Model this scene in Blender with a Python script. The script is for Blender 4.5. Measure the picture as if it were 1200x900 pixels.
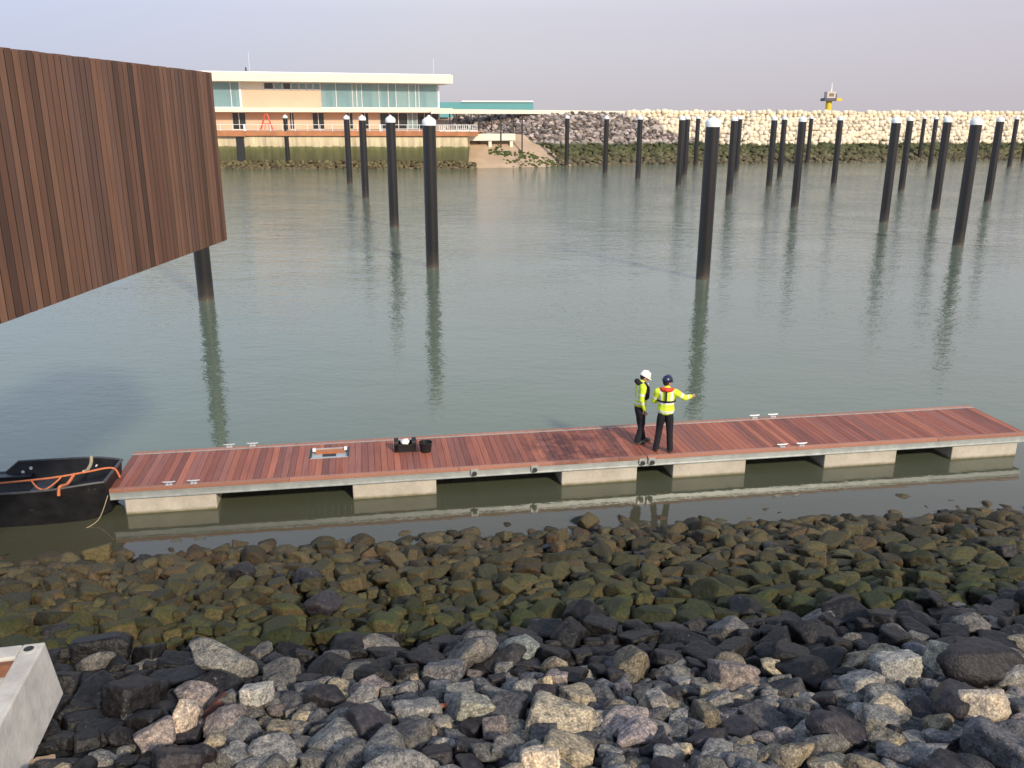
import bpy, bmesh, math, random
import numpy as np
from mathutils import Vector, Matrix, noise as mnoise
R = math.radians
random.seed(7); rng = np.random.default_rng(7)
scene = bpy.context.scene
for o in list(bpy.data.objects): bpy.data.objects.remove(o)
COL = scene.collection

# ------------------------------------------------------------------ camera
F_PX, PITCH, ROLL, CAM_H = 1021.5, .29957, .0018, 7.95
fw = Vector((0, math.cos(PITCH), -math.sin(PITCH))); up0 = Vector((0, math.sin(PITCH), math.cos(PITCH))); rt0 = Vector((1, 0, 0))
rt = rt0*math.cos(ROLL) + up0*math.sin(ROLL); up = up0*math.cos(ROLL) - rt0*math.sin(ROLL)
CAMP = Vector((0, 0, CAM_H))
cd = bpy.data.cameras.new('camera'); cam = bpy.data.objects.new('camera', cd); COL.objects.link(cam)
cam.matrix_world = Matrix(((rt.x, up.x, -fw.x, 0), (rt.y, up.y, -fw.y, 0), (rt.z, up.z, -fw.z, CAM_H), (0, 0, 0, 1)))
cd.sensor_width = 36; cd.lens = F_PX/1200*36; cd.clip_start = .1; cd.clip_end = 6000
scene.camera = cam

# ------------------------------------------------------------------ light and sky
SUN_EL, SUN_AZ = R(31), R(180-32)          # azimuth measured from +Y towards +X: behind the camera, a little right
w = bpy.data.worlds.new('World'); scene.world = w; w.use_nodes = True
nt = w.node_tree; nt.nodes.clear()
wo = nt.nodes.new('ShaderNodeOutputWorld'); bg = nt.nodes.new('ShaderNodeBackground'); bg.inputs[1].default_value = .105
sk = nt.nodes.new('ShaderNodeTexSky'); sk.sky_type = 'NISHITA'; sk.sun_disc = False
sk.sun_elevation = SUN_EL; sk.sun_rotation = SUN_AZ; sk.dust_density = 3.0; sk.air_density = 1.0; sk.ozone_density = 2.0; sk.altitude = 0
tc = nt.nodes.new('ShaderNodeTexCoord'); sep = nt.nodes.new('ShaderNodeSeparateXYZ'); nt.links.new(tc.outputs['Generated'], sep.inputs[0])
cr = nt.nodes.new('ShaderNodeValToRGB')                               # thin lavender overcast veil over the clear sky
cr.color_ramp.elements[0].position = 0.0; cr.color_ramp.elements[0].color = (6.7, 6.35, 6.75, 1)
cr.color_ramp.elements[1].position = .6; cr.color_ramp.elements[1].color = (5.5, 6.8, 9.2, 1)
e = cr.color_ramp.elements.new(.10); e.color = (7.2, 7.0, 7.9, 1)
e = cr.color_ramp.elements.new(.155); e.color = (8.6, 8.7, 9.3, 1)
e = cr.color_ramp.elements.new(.26); e.color = (9.6, 10.0, 10.6, 1)
nt.links.new(sep.outputs[2], cr.inputs[0])
# the veil is a little brighter and bluer to the left
mr = nt.nodes.new('ShaderNodeMapRange'); mr.inputs['From Min'].default_value = -.6; mr.inputs['From Max'].default_value = .6
mr.inputs['To Min'].default_value = 0; mr.inputs['To Max'].default_value = 1; nt.links.new(sep.outputs[0], mr.inputs['Value'])
vm = nt.nodes.new('ShaderNodeVectorMath'); vm.operation = 'MULTIPLY'; nt.links.new(cr.outputs[0], vm.inputs[0])
cx = nt.nodes.new('ShaderNodeValToRGB'); nt.links.new(mr.outputs[0], cx.inputs[0]); nt.links.new(cx.outputs[0], vm.inputs[1])
cx.color_ramp.elements[0].color = (.84, .95, 1.14, 1); cx.color_ramp.elements[1].color = (.93, .89, .91, 1)
e = cx.color_ramp.elements.new(.45); e.color = (1, 1, 1, 1)
mx = nt.nodes.new('ShaderNodeMix'); mx.data_type = 'RGBA'; mx.inputs['Factor'].default_value = .82
nt.links.new(sk.outputs[0], mx.inputs['A']); nt.links.new(vm.outputs[0], mx.inputs['B'])
nt.links.new(mx.outputs['Result'], bg.inputs[0]); nt.links.new(bg.outputs[0], wo.inputs[0])
sd = bpy.data.lights.new('sun', 'SUN'); sd.energy = 4.1; sd.angle = R(4.5); sd.color = (1, .86, .68)
sun = bpy.data.objects.new('sun', sd); COL.objects.link(sun)
sdir = Vector((math.sin(SUN_AZ)*math.cos(SUN_EL), math.cos(SUN_AZ)*math.cos(SUN_EL), math.sin(SUN_EL)))
sun.rotation_euler = sdir.to_track_quat('Z', 'Y').to_euler(); sun.location = (20, -20, 30)
scene.view_settings.view_transform = 'Standard'; scene.view_settings.look = 'None'
scene.view_settings.exposure = 0.0; scene.view_settings.gamma = 1.0; scene.view_settings.use_curve_mapping = False
scene.render.engine = 'CYCLES'; scene.cycles.max_bounces = 6

# ------------------------------------------------------------------ pixel helpers (placing measured points in the world)
def ray(px, py): return fw*F_PX + rt*(px-600) + up*(450-py)
def on_z(px, py, z): d = ray(px, py); return CAMP + d*((z-CAM_H)/d.z)
def on_y(px, py, Y): d = ray(px, py); return CAMP + d*(Y/d.y)
def on_plane(px, py, P, n): d = ray(px, py); return CAMP + d*((Vector(P)-CAMP).dot(n)/d.dot(n))
def project(P):
    v = Vector(P)-CAMP; z = v.dot(fw); return 600+F_PX*v.dot(rt)/z, 450-F_PX*v.dot(up)/z, z

# ------------------------------------------------------------------ materials
MATS = {}
def nodemat(name):
    m = bpy.data.materials.new(name); m.use_nodes = True; n = m.node_tree
    b = n.nodes['Principled BSDF']; MATS[name] = m; return m, n, b
def N(n, t, **k):
    x = n.nodes.new(t)
    for a, v in k.items(): setattr(x, a, v)
    return x
def noise(n, scale, detail=4, rough=.55, vec=None, dist=0):
    x = N(n, 'ShaderNodeTexNoise'); x.inputs['Scale'].default_value = scale; x.inputs['Detail'].default_value = detail
    x.inputs['Roughness'].default_value = rough; x.inputs['Distortion'].default_value = dist
    if vec is None: vec = N(n, 'ShaderNodeNewGeometry').outputs['Position']
    n.links.new(vec, x.inputs['Vector']); return x.outputs['Fac']
def ramp(n, src, stops):
    x = N(n, 'ShaderNodeValToRGB'); el = x.color_ramp.elements
    el[0].position, el[0].color = stops[0][0], (*stops[0][1], 1); el[1].position, el[1].color = stops[-1][0], (*stops[-1][1], 1)
    for p, c in stops[1:-1]: q = el.new(p); q.color = (*c, 1)
    n.links.new(src, x.inputs[0]); return x.outputs[0]
def mix(n, a, b, f, mode='MIX'):
    x = N(n, 'ShaderNodeMix', data_type='RGBA', blend_type=mode)
    for s, v in (('A', a), ('B', b), ('Factor', f)):
        if hasattr(v, 'node'): n.links.new(v, x.inputs[s])
        else: x.inputs[s].default_value = v if s == 'Factor' else (*v, 1)
    return x.outputs['Result']
def maprange(n, src, a, b, c=0, d=1):
    x = N(n, 'ShaderNodeMapRange'); x.inputs[1].default_value = a; x.inputs[2].default_value = b; x.inputs[3].default_value = c; x.inputs[4].default_value = d
    n.links.new(src, x.inputs[0]); return x.outputs[0]
def mathn(n, op, a, b):
    x = N(n, 'ShaderNodeMath', operation=op)
    for i, v in ((0, a), (1, b)):
        if hasattr(v, 'node'): n.links.new(v, x.inputs[i])
        else: x.inputs[i].default_value = v
    return x.outputs[0]
def bump(n, b, h, strength=.3, dist=.01, chain=None):
    x = N(n, 'ShaderNodeBump'); x.inputs['Strength'].default_value = strength; x.inputs['Distance'].default_value = dist
    n.links.new(h, x.inputs['Height'])
    if chain: n.links.new(chain, x.inputs['Normal'])
    n.links.new(x.outputs[0], b.inputs['Normal']); return x.outputs[0]
def tint(n, base):
    a = N(n, 'ShaderNodeAttribute', attribute_name='tint'); return mix(n, base, a.outputs['Color'], 1.0, 'MULTIPLY')
def geo(n): return N(n, 'ShaderNodeNewGeometry')
def posz(n):
    s = N(n, 'ShaderNodeSeparateXYZ'); n.links.new(geo(n).outputs['Position'], s.inputs[0]); return s.outputs[2]
def simple(name, col, rough=.6, metal=0, var=.15, scale=8, bmp=0, spec=None, tinted=False):
    m, n, b = nodemat(name)
    f = noise(n, scale, 5)
    c = ramp(n, f, [(.3, tuple(x*(1-var) for x in col)), (.7, tuple(min(1, x*(1+var)) for x in col))])
    if tinted: c = tint(n, c)
    n.links.new(c, b.inputs['Base Color']); b.inputs['Roughness'].default_value = rough; b.inputs['Metallic'].default_value = metal
    if spec is not None: b.inputs['Specular IOR Level'].default_value = spec
    if bmp: bump(n, b, noise(n, scale*4, 4), bmp, .01)
    return m

# water: turbid green harbour water with small ripples
m, n, b = nodemat('water')
P = geo(n).outputs['Position']
big = noise(n, .06, 3, vec=P)
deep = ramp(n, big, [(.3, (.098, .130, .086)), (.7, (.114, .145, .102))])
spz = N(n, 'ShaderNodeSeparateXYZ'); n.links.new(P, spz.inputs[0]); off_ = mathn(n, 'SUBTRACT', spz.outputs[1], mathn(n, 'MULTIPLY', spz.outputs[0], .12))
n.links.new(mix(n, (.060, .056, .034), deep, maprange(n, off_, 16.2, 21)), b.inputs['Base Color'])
b.inputs['Roughness'].default_value = .05; b.inputs['IOR'].default_value = 1.56
mp = N(n, 'ShaderNodeMapping'); mp.inputs['Scale'].default_value = (.75, 1.25, 1); mp.inputs['Rotation'].default_value = (0, 0, R(12)); n.links.new(P, mp.inputs[0])
r1 = noise(n, 2.6, 3, .5, mp.outputs[0], .3); r2 = noise(n, .55, 2, .5, mp.outputs[0]); r3 = noise(n, 8.0, 2, .5, mp.outputs[0])
# calm in the lee of the pontoon, ripples outside
sp = N(n, 'ShaderNodeSeparateXYZ'); n.links.new(P, sp.inputs[0])
calm = mathn(n, 'ADD', maprange(n, sp.outputs[1], 17, 36, .13, 1.0), maprange(n, sp.outputs[1], 40, 110, 0, 2.2)); patch = maprange(n, noise(n, .09, 2, vec=P), .35, .65, .65, 1.1)
amp = mathn(n, 'MULTIPLY', calm, patch)
h = mathn(n, 'ADD', mathn(n, 'MULTIPLY', r1, .55), mathn(n, 'ADD', mathn(n, 'MULTIPLY', r2, 1.0), mathn(n, 'MULTIPLY', r3, .22)))
h = mathn(n, 'MULTIPLY', h, amp)
bump(n, b, h, 1.0, .042)
WATER = m

def rockmat(name, kind):
    m, n, b = nodemat(name)
    oi = N(n, 'ShaderNodeObjectInfo')
    fine = noise(n, 48, 4, .65); mid = noise(n, 16, 4, .6); big = noise(n, 3.5, 3)
    if kind == 'grey':
        sp1 = ramp(n, fine, [(.38, (.05, .05, .055)), (.47, (.25, .245, .235)), (.56, (.60, .58, .54)), (.66, (1.2, 1.15, 1.08))])
        base = mix(n, sp1, ramp(n, mid, [(.32, (.12, .12, .125)), (.68, (.70, .675, .63))]), .62)
        base = mix(n, base, ramp(n, noise(n, 4.5, 4, .6, dist=.8), [(.3, (.62, .64, .68)), (.5, (1, 1, 1)), (.72, (1.45, 1.38, 1.22))]), 1.0, 'MULTIPLY')
        vein = ramp(n, noise(n, 5, 6, .7, dist=2.5), [(.0, (1, 1, 1)), (.49, (1, 1, 1)), (.505, (1.9, 1.85, 1.75)), (.52, (1, 1, 1)), (1, (1, 1, 1))])
        base = mix(n, base, vein, 1.0, 'MULTIPLY')
        rough = .85
    elif kind == 'black':
        base = ramp(n, mid, [(.3, (.35, .34, .34)), (.55, (.75, .73, .73)), (.75, (1.5, 1.47, 1.45))])
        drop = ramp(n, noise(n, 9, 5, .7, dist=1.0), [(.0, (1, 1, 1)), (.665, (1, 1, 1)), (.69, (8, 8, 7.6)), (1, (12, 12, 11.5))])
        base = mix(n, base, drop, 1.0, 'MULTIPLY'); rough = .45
    else:
        z = posz(n)
        zz = mathn(n, 'ADD', z, mathn(n, 'MULTIPLY', mathn(n, 'SUBTRACT', big, .5), 1.1))
        algae = ramp(n, maprange(n, zz, -.2, 2.3), [(0, (.70, .62, .44)), (.30, (.78, .72, .46)), (.55, (.66, .67, .34)), (.80, (.44, .56, .17)), (1, (.26, .38, .10))])
        bare = ramp(n, mid, [(.3, (.8, .66, .45)), (.7, (1.1, .95, .72))])
        up_ = N(n, 'ShaderNodeSeparateXYZ'); n.links.new(geo(n).outputs['Normal'], up_.inputs[0])
        f = mathn(n, 'ADD', mathn(n, 'MULTIPLY', up_.outputs[2], .45), mathn(n, 'MULTIPLY', mathn(n, 'SUBTRACT', mid, .5), 1.6))
        f = maprange(n, mathn(n, 'ADD', f, mathn(n, 'MULTIPLY', z, .12)), .05, .45)
        base = mix(n, bare, algae, f)
        base = mix(n, base, ramp(n, noise(n, 30, 4, .65), [(.3, (.6, .6, .6)), (.7, (1.35, 1.35, 1.3))]), 1.0, 'MULTIPLY'); rough = .7
    c = mix(n, base, oi.outputs['Color'], 1.0, 'MULTIPLY'); c = tint(n, c)
    n.links.new(c, b.inputs['Base Color']); b.inputs['Roughness'].default_value = rough
    b.inputs['Specular IOR Level'].default_value = .35 if kind != 'black' else .28
    c1 = bump(n, b, mid, .7, .035); bump(n, b, fine, .5, .008, c1)
    return m
ROCK_G, ROCK_B, ROCK_M = rockmat('granite', 'grey'), rockmat('dark_wet_rock', 'black'), rockmat('algae_rock', 'moss')
ROCK_C = simple('pale_block', (.80, .71, .55), .9, var=.12, scale=2.0, bmp=.3, tinted=True)
# far riprap: plain rock, dark algae below the tide mark
m, n, b = nodemat('far_riprap'); z = posz(n)
zz = mathn(n, 'ADD', z, mathn(n, 'MULTIPLY', mathn(n, 'SUBTRACT', noise(n, .5, 4), .5), 1.4))
c = ramp(n, maprange(n, zz, 0, 4.0), [(0, (.13, .11, .075)), (.35, (.115, .11, .062)), (.7, (.075, .085, .040)), (.80, (.09, .095, .055)), (.88, (.33, .29, .26)), (1, (.40, .35, .31))])
n.links.new(tint(n, c), b.inputs['Base Color']); b.inputs['Roughness'].default_value = .9; b.inputs['Specular IOR Level'].default_value = .1; FAR_RIP = m

def woodmat(name, rough=.6, grain_axis=2, spec=.4, sc=1.0):
    m, n, b = nodemat(name)
    t = N(n, 'ShaderNodeTexCoord'); mp = N(n, 'ShaderNodeMapping'); s = [30*sc]*3; s[grain_axis] = 1.3*sc
    mp.inputs['Scale'].default_value = s; n.links.new(t.outputs['Object'], mp.inputs[0])
    g = noise(n, 1.0, 5, .6, mp.outputs[0]); g2 = noise(n, 1.7*sc, 3, .5, t.outputs['Object'])
    c = ramp(n, g, [(.25, (.75, .72, .70)), (.5, (1, .98, .96)), (.8, (1.18, 1.2, 1.22))])
    c = mix(n, c, ramp(n, g2, [(.3, (.93, .93, .95)), (.7, (1.05, 1.04, 1.03))]), 1.0, 'MULTIPLY')
    n.links.new(tint(n, c), b.inputs['Base Color']); b.inputs['Roughness'].default_value = rough; b.inputs['Specular IOR Level'].default_value = spec
    bump(n, b, g, .25, .004); return m
CLAD = woodmat('clad_timber', .62, 2); DECK = woodmat('deck_timber', .58, 1, .25)
n = DECK.node_tree; b = n.nodes['Principled BSDF']; src = b.inputs['Base Color'].links[0].from_socket
dv = N(n, 'ShaderNodeVectorMath', operation='DISTANCE'); n.links.new(geo(n).outputs['Position'], dv.inputs[0]); dv.inputs[1].default_value = (1.5, 18.9, .6)
wet = mathn(n, 'MULTIPLY', maprange(n, dv.outputs['Value'], .6, 1.7, 1, 0), maprange(n, noise(n, 2.6, 4, .6), .42, .58))
spot = maprange(n, noise(n, 1.3, 5, .6), .66, .72, 0, .5)
n.links.new(mix(n, src, mix(n, src, (.42, .40, .46), 1.0, 'MULTIPLY'), mathn(n, 'MAXIMUM', wet, spot)), b.inputs['Base Color'])

m, n, b = nodemat('float_concrete')
c = ramp(n, noise(n, 2.2, 5, .6), [(.3, (.40, .365, .31)), (.6, (.53, .49, .42))])
c = mix(n, c, ramp(n, noise(n, 40, 3), [(.35, (.88, .87, .85)), (.65, (1.05, 1.05, 1.03))]), 1.0, 'MULTIPLY')
zz = mathn(n, 'ADD', posz(n), mathn(n, 'MULTIPLY', mathn(n, 'SUBTRACT', noise(n, 6, 4), .5), .06))
c = mix(n, (.18, .16, .09), c, maprange(n, zz, .01, .07))
s_ = noise(n, 1.0, 4, .6)
n.links.new(c, b.inputs['Base Color']); b.inputs['Roughness'].default_value = .85; bump(n, b, noise(n, 30, 4), .25, .005); CONC_F = m
m, n, b = nodemat('quay_concrete')
zz = mathn(n, 'ADD', posz(n), mathn(n, 'MULTIPLY', mathn(n, 'SUBTRACT', noise(n, .9, 6, .7), .5), 1.2))
c = ramp(n, maprange(n, zz, 0, 5), [(0, (.10, .085, .05)), (.33, (.11, .105, .055)), (.52, (.125, .13, .055)), (.63, (.19, .185, .08)), (.655, (.62, .52, .36)), (1, (.74, .63, .45))])
mp = N(n, 'ShaderNodeMapping'); mp.inputs['Scale'].default_value = (1.6, 1.6, .22); n.links.new(geo(n).outputs['Position'], mp.inputs[0])
c = mix(n, c, ramp(n, noise(n, 1.0, 5, .65, mp.outputs[0]), [(.3, (.62, .62, .6)), (.7, (1.22, 1.2, 1.1))]), 1.0, 'MULTIPLY')
n.links.new(c, b.inputs['Base Color']); b.inputs['Roughness'].default_value = .9; QUAY = m
BLOCK = simple('rough_concrete', (.52, .50, .46), .9, var=.18, scale=5, bmp=.5)
CREAM = simple('cream_render', (.76, .72, .60), .8, var=.04, scale=.3)
TANP = simple('tan_panel', (.62, .47, .335), .8, var=.05, scale=.3)
ORANGE = simple('terrace_timber', (.48, .20, .09), .7, var=.25, scale=.6)
WHITE = simple('white_paint', (.82, .82, .80), .5, var=.04, scale=3)
STEEL = simple('galvanised_steel', (.50, .53, .52), .45, metal=.55, var=.15, scale=5)
CLEATM = simple('cast_aluminium', (.55, .55, .55), .35, metal=.4, var=.05)
DARKM = simple('dark_steel', (.03, .03, .032), .5, var=.2, scale=3)
RUBBER = simple('black_rubber', (.012, .012, .013), .55, var=.3, scale=9)
BOATM = simple('black_boat_hull', (.012, .012, .014), .42, var=.5, scale=4, bmp=.15)
BOATR = simple('worn_gunwale', (.05, .05, .055), .5, var=.4, scale=9)
BLACKP = simple('black_plastic', (.012, .012, .014), .45, var=.2)
ROPEO = simple('orange_rope', (.60, .18, .07), .8, var=.2, scale=20); ROPEB = simple('tan_rope', (.40, .32, .20), .9, var=.2, scale=30)
TEAL = simple('teal_cladding', (.13, .36, .37), .6, var=.04, scale=.2)
SAND = simple('sand', (.42, .31, .21), .95, var=.18, scale=.35, bmp=.3)
EARTH = simple('bank_ground', (.045, .04, .035), .95, var=.3, scale=3)
RED = simple('red_paint', (.60, .08, .05), .5, var=.05); YELLOW = simple('yellow_paint', (.80, .55, .04), .5, var=.05)
DGREY = simple('dark_grey_paint', (.10, .09, .12), .6, var=.05)
SKIN = simple('skin', (.50, .27, .19), .5, var=.06, scale=20)
HIVIS = simple('hi_vis_yellow', (.66, .86, .04), .7, var=.06, scale=12, bmp=.4)
REFL = simple('reflective_tape', (.86, .86, .80), .4, var=.03)
NAVY = simple('dark_workwear', (.010, .010, .016), .85, var=.3, scale=14, bmp=.5)
BOOT = simple('boot_leather', (.03, .026, .022), .7, var=.2)
GREYB = simple('grey_boot', (.09, .09, .08), .8, var=.2)
HELW = simple('white_helmet', (.88, .86, .78), .35, var=.02); HELB = simple('navy_helmet', (.012, .018, .06), .3, var=.02)
REDJ = simple('red_lifejacket', (.72, .05, .03), .6, var=.05)
HAIR = simple('dark_hair', (.02, .015, .012), .8, var=.2)
CURT = simple('curtain', (.80, .78, .62), .9, var=.08, scale=1.5)
INT = simple('room_interior', (.42, .46, .42), .9, var=.1)
RUST = simple('rusty_timber', (.06, .018, .013), .8, var=.4, scale=12, bmp=.5)
PALEW = simple('pale_timber', (.30, .21, .14), .8, var=.15, scale=14)
BROWNW = simple('timber_insert', (.20, .085, .045), .7, var=.2, scale=14)
# pile: black sleeve with a paler, fouled foot and faint wrap seams
m, n, b = nodemat('pile_sleeve')
zz = mathn(n, 'ADD', posz(n), mathn(n, 'MULTIPLY', mathn(n, 'SUBTRACT', noise(n, 3, 4), .5), .5))
c = ramp(n, maprange(n, zz, 0, 1.0), [(0, (.085, .065, .05)), (.25, (.034, .027, .022)), (1, (.010, .0085, .0085))])
t = N(n, 'ShaderNodeTexCoord'); mp = N(n, 'ShaderNodeMapping'); mp.inputs['Rotation'].default_value = (.0, .9, 0); n.links.new(t.outputs['Object'], mp.inputs[0])
scr = ramp(n, noise(n, 2.4, 6, .7, mp.outputs[0], 3), [(0, (1, 1, 1)), (.496, (1, 1, 1)), (.5, (3.5, 3.2, 3)), (.504, (1, 1, 1)), (1, (1, 1, 1))])
n.links.new(mix(n, c, scr, 1.0, 'MULTIPLY'), b.inputs['Base Color']); b.inputs['Roughness'].default_value = .31; b.inputs['Specular IOR Level'].default_value = .8
bump(n, b, noise(n, 12, 3), .15, .01); PILE = m
m, n, b = nodemat('window_glass'); b.inputs['Base Color'].default_value = (.27, .45, .49, 1); b.inputs['Roughness'].default_value = .04
b.inputs['Alpha'].default_value = .5; b.inputs['Specular IOR Level'].default_value = .8; GLASS = m
m, n, b = nodemat('dark_glass'); b.inputs['Base Color'].default_value = (.03, .035, .035, 1); b.inputs['Roughness'].default_value = .05; b.inputs['Specular IOR Level'].default_value = .6; DGLASS = m

# ------------------------------------------------------------------ mesh builder
class MB:
    def __init__(s): s.v = []; s.f = []; s.m = []; s.t = []; s.mats = []; s.smooth = False
    def mi(s, m):
        if m not in s.mats: s.mats.append(m)
        return s.mats.index(m)
    def add(s, vs, fs, mat, t=(1, 1, 1)):
        o = len(s.v); k = s.mi(mat)
        s.v += [tuple(v) for v in vs]; s.f += [tuple(i+o for i in f) for f in fs]; s.m += [k]*len(fs); s.t += [t]*len(vs); return s
    def hexa(s, c, mat, t=(1, 1, 1)):      # 8 corners: bottom 4 ccw, top 4 ccw
        return s.add(c, [(3, 2, 1, 0), (4, 5, 6, 7), (0, 1, 5, 4), (1, 2, 6, 5), (2, 3, 7, 6), (3, 0, 4, 7)], mat, t)
    def box(s, a, b, mat, t=(1, 1, 1), M=None):
        (x0, y0, z0), (x1, y1, z1) = a, b
        c = [Vector(p) for p in ((x0, y0, z0), (x1, y0, z0), (x1, y1, z0), (x0, y1, z0), (x0, y0, z1), (x1, y0, z1), (x1, y1, z1), (x0, y1, z1))]
        if M is not None: c = [M @ p for p in c]
        return s.hexa(c, mat, t)
    def tube(s, pts, r, mat, seg=8, t=(1, 1, 1), cap=True):
        pts = [Vector(p) for p in pts]; n = len(pts); rs = r if hasattr(r, '__len__') else [r]*n; vs = []; fs = []
        for i, p in enumerate(pts):
            d = (pts[min(i+1, n-1)]-pts[max(i-1, 0)]).normalized()
            a = d.cross(Vector((0, 0, 1)) if abs(d.z) < .9 else Vector((1, 0, 0))).normalized(); c = d.cross(a)
            for k in range(seg):
                q = 2*math.pi*k/seg; vs.append(p + (a*math.cos(q)+c*math.sin(q))*rs[i])
        for i in range(n-1):
            for k in range(seg):
                fs.append((i*seg+k, i*seg+(k+1) % seg, (i+1)*seg+(k+1) % seg, (i+1)*seg+k))
        if cap: fs += [tuple(range(seg))[::-1], tuple((n-1)*seg+k for k in range(seg))]
        return s.add(vs, fs, mat, t)
    def lathe(s, prof, mat, seg=32, c=(0, 0, 0), t=(1, 1, 1)):
        vs = []; fs = []; n = len(prof)
        for (r, z) in prof:
            for k in range(seg):
                q = 2*math.pi*k/seg; vs.append((c[0]+r*math.cos(q), c[1]+r*math.sin(q), c[2]+z))
        for i in range(n-1):
            for k in range(seg): fs.append((i*seg+k, i*seg+(k+1) % seg, (i+1)*seg+(k+1) % seg, (i+1)*seg+k))
        fs += [tuple(range(seg))[::-1], tuple((n-1)*seg+k for k in range(seg))]
        return s.add(vs, fs, mat, t)
    def prism(s, poly, z0, z1, mat, t=(1, 1, 1)):
        n = len(poly); vs = [(x, y, z0) for x, y in poly]+[(x, y, z1) for x, y in poly]
        return s.add(vs, [tuple(range(n))[::-1], tuple(range(n, 2*n))]+[(i, (i+1) % n, n+(i+1) % n, n+i) for i in range(n)], mat, t)
    def build(s, name, parent=None, bevel=0, smooth=False, loc=None, rz=0):
        me = bpy.data.meshes.new(name); me.from_pydata(s.v, [], s.f)
        for m in s.mats: me.materials.append(m)
        me.polygons.foreach_set('material_index', s.m)
        a = me.attributes.new('tint', 'FLOAT_COLOR', 'POINT')
        a.data.foreach_set('color', np.array([(*q, 1) for q in s.t], dtype=np.float32).ravel())
        if smooth:
            me.polygons.foreach_set('use_smooth', [True]*len(s.f)); 
            try: me.set_sharp_from_angle(angle=R(35))
            except Exception: pass
        me.update(); o = bpy.data.objects.new(name, me); COL.objects.link(o)
        if parent: o.parent = parent
        if loc is not None: o.location = loc; o.rotation_euler.z = rz
        if bevel:
            q = o.modifiers.new('bevel', 'BEVEL'); q.width = bevel; q.segments = 2; q.limit_method = 'ANGLE'
        return o
def empty(name, loc=(0, 0, 0), rz=0):
    o = bpy.data.objects.new(name, None); o.location = loc; o.rotation_euler.z = rz; o.empty_display_size = .2; COL.objects.link(o); return o
def tag(o, label=None, cat=None, group=None, kind=None):
    for k, v in (('label', label), ('category', cat), ('group', group), ('kind', kind)):
        if v: o[k] = v
    return o
def copy_tree(o, parent=None):
    c = o.copy(); COL.objects.link(c)
    if parent: c.parent = parent
    for ch in list(o.children): copy_tree(ch, c)
    return c

# ------------------------------------------------------------------ water and ground
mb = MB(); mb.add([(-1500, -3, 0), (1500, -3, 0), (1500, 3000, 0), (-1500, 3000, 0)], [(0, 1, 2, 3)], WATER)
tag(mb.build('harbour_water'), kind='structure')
BANK_A = R(6.6); BU = Vector((math.cos(BANK_A), math.sin(BANK_A), 0)); BV = Vector((-math.sin(BANK_A), math.cos(BANK_A), 0))   # along / towards water
EDGE, SLOPE = 15.45, 1/3.35
def bank_z(t): return (EDGE-t)*SLOPE if t > -1 else (EDGE+1)*SLOPE
mb = MB(); ts = [-12, -1, 3, 6, 9, 12, 15, 18, 22]
for i in range(len(ts)-1):
    a, c = ts[i], ts[i+1]
    mb.add([BU*-60+BV*a+Vector((0, 0, bank_z(a)-.35)), BU*60+BV*a+Vector((0, 0, bank_z(a)-.35)), BU*60+BV*c+Vector((0, 0, bank_z(c)-.35)), BU*-60+BV*c+Vector((0, 0, bank_z(c)-.35))], [(0, 1, 2, 3)], EARTH)
tag(mb.build('bank_ground'), kind='structure')

# ------------------------------------------------------------------ rocks
def ico(level):
    bm = bmesh.new(); bmesh.ops.create_icosphere(bm, subdivisions=level, radius=1)
    v = np.array([q.co[:] for q in bm.verts]); f = [tuple(x.index for x in q.verts) for q in bm.faces]; bm.free(); return v/np.linalg.norm(v, axis=1)[:, None], f
ICO = {k: ico(k) for k in (1, 2, 3, 4, 5)}
def rock_shape(r, level, sharp=16, nd=11, rough=.03, boxy=False):
    d, f = ICO[level]
    n = r.normal(size=(nd, 3)); n /= np.linalg.norm(n, axis=1)[:, None]
    if boxy:
        n = np.vstack([np.eye(3), -np.eye(3), n[:4]]); n += r.normal(size=n.shape)*.09; n /= np.linalg.norm(n, axis=1)[:, None]
        hh = np.concatenate([r.uniform(.62, .75, 6), r.uniform(.85, 1.0, 4)])
    else: hh = r.uniform(.62, .95, nd)
    c = np.maximum(d@n.T, 1e-3)/hh                                  # 1/r per plane
    inv = (np.sum(np.maximum(c, .02)**sharp, axis=1))**(1/sharp)
    rad = 1/np.maximum(inv, .8)
    if rough:
        off = r.uniform(0, 50, 3)
        rad *= np.array([1+rough*(mnoise.noise(Vector(q*2.2+off))*1.3+mnoise.noise(Vector(q*6+off))*.6+(mnoise.noise(Vector(q*15+off))*.35 if level > 3 else 0)) for q in d])
    return d*rad[:, None], f
def rock_mesh(name, mat, r, level, **k):
    v, f = rock_shape(r, level, **k)
    me = bpy.data.meshes.new(name); me.from_pydata(v.tolist(), [], f); me.materials.append(mat)
    me.polygons.foreach_set('use_smooth', [True]*len(f))
    a = me.attributes.new('tint', 'FLOAT_COLOR', 'POINT'); a.data.foreach_set('color', np.ones(len(v)*4, dtype=np.float32)); return me
rr = np.random.default_rng(21)
PROTO = {'grey': [rock_mesh('granite_boulder', ROCK_G, rr, 4, sharp=55, rough=.06, nd=int(rr.integers(9, 13)), boxy=(i % 3 == 0)) for i in range(16)],
         'black': [rock_mesh('dark_boulder', ROCK_B, rr, 4, sharp=60, rough=.05, nd=int(rr.integers(8, 12)), boxy=(i % 2 == 0)) for i in range(12)],
         'moss': [rock_mesh('algae_boulder', ROCK_M, rr, 4, sharp=50, rough=.055, nd=int(rr.integers(7, 10)), boxy=(i % 2 == 0)) for i in range(16)]}
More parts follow.
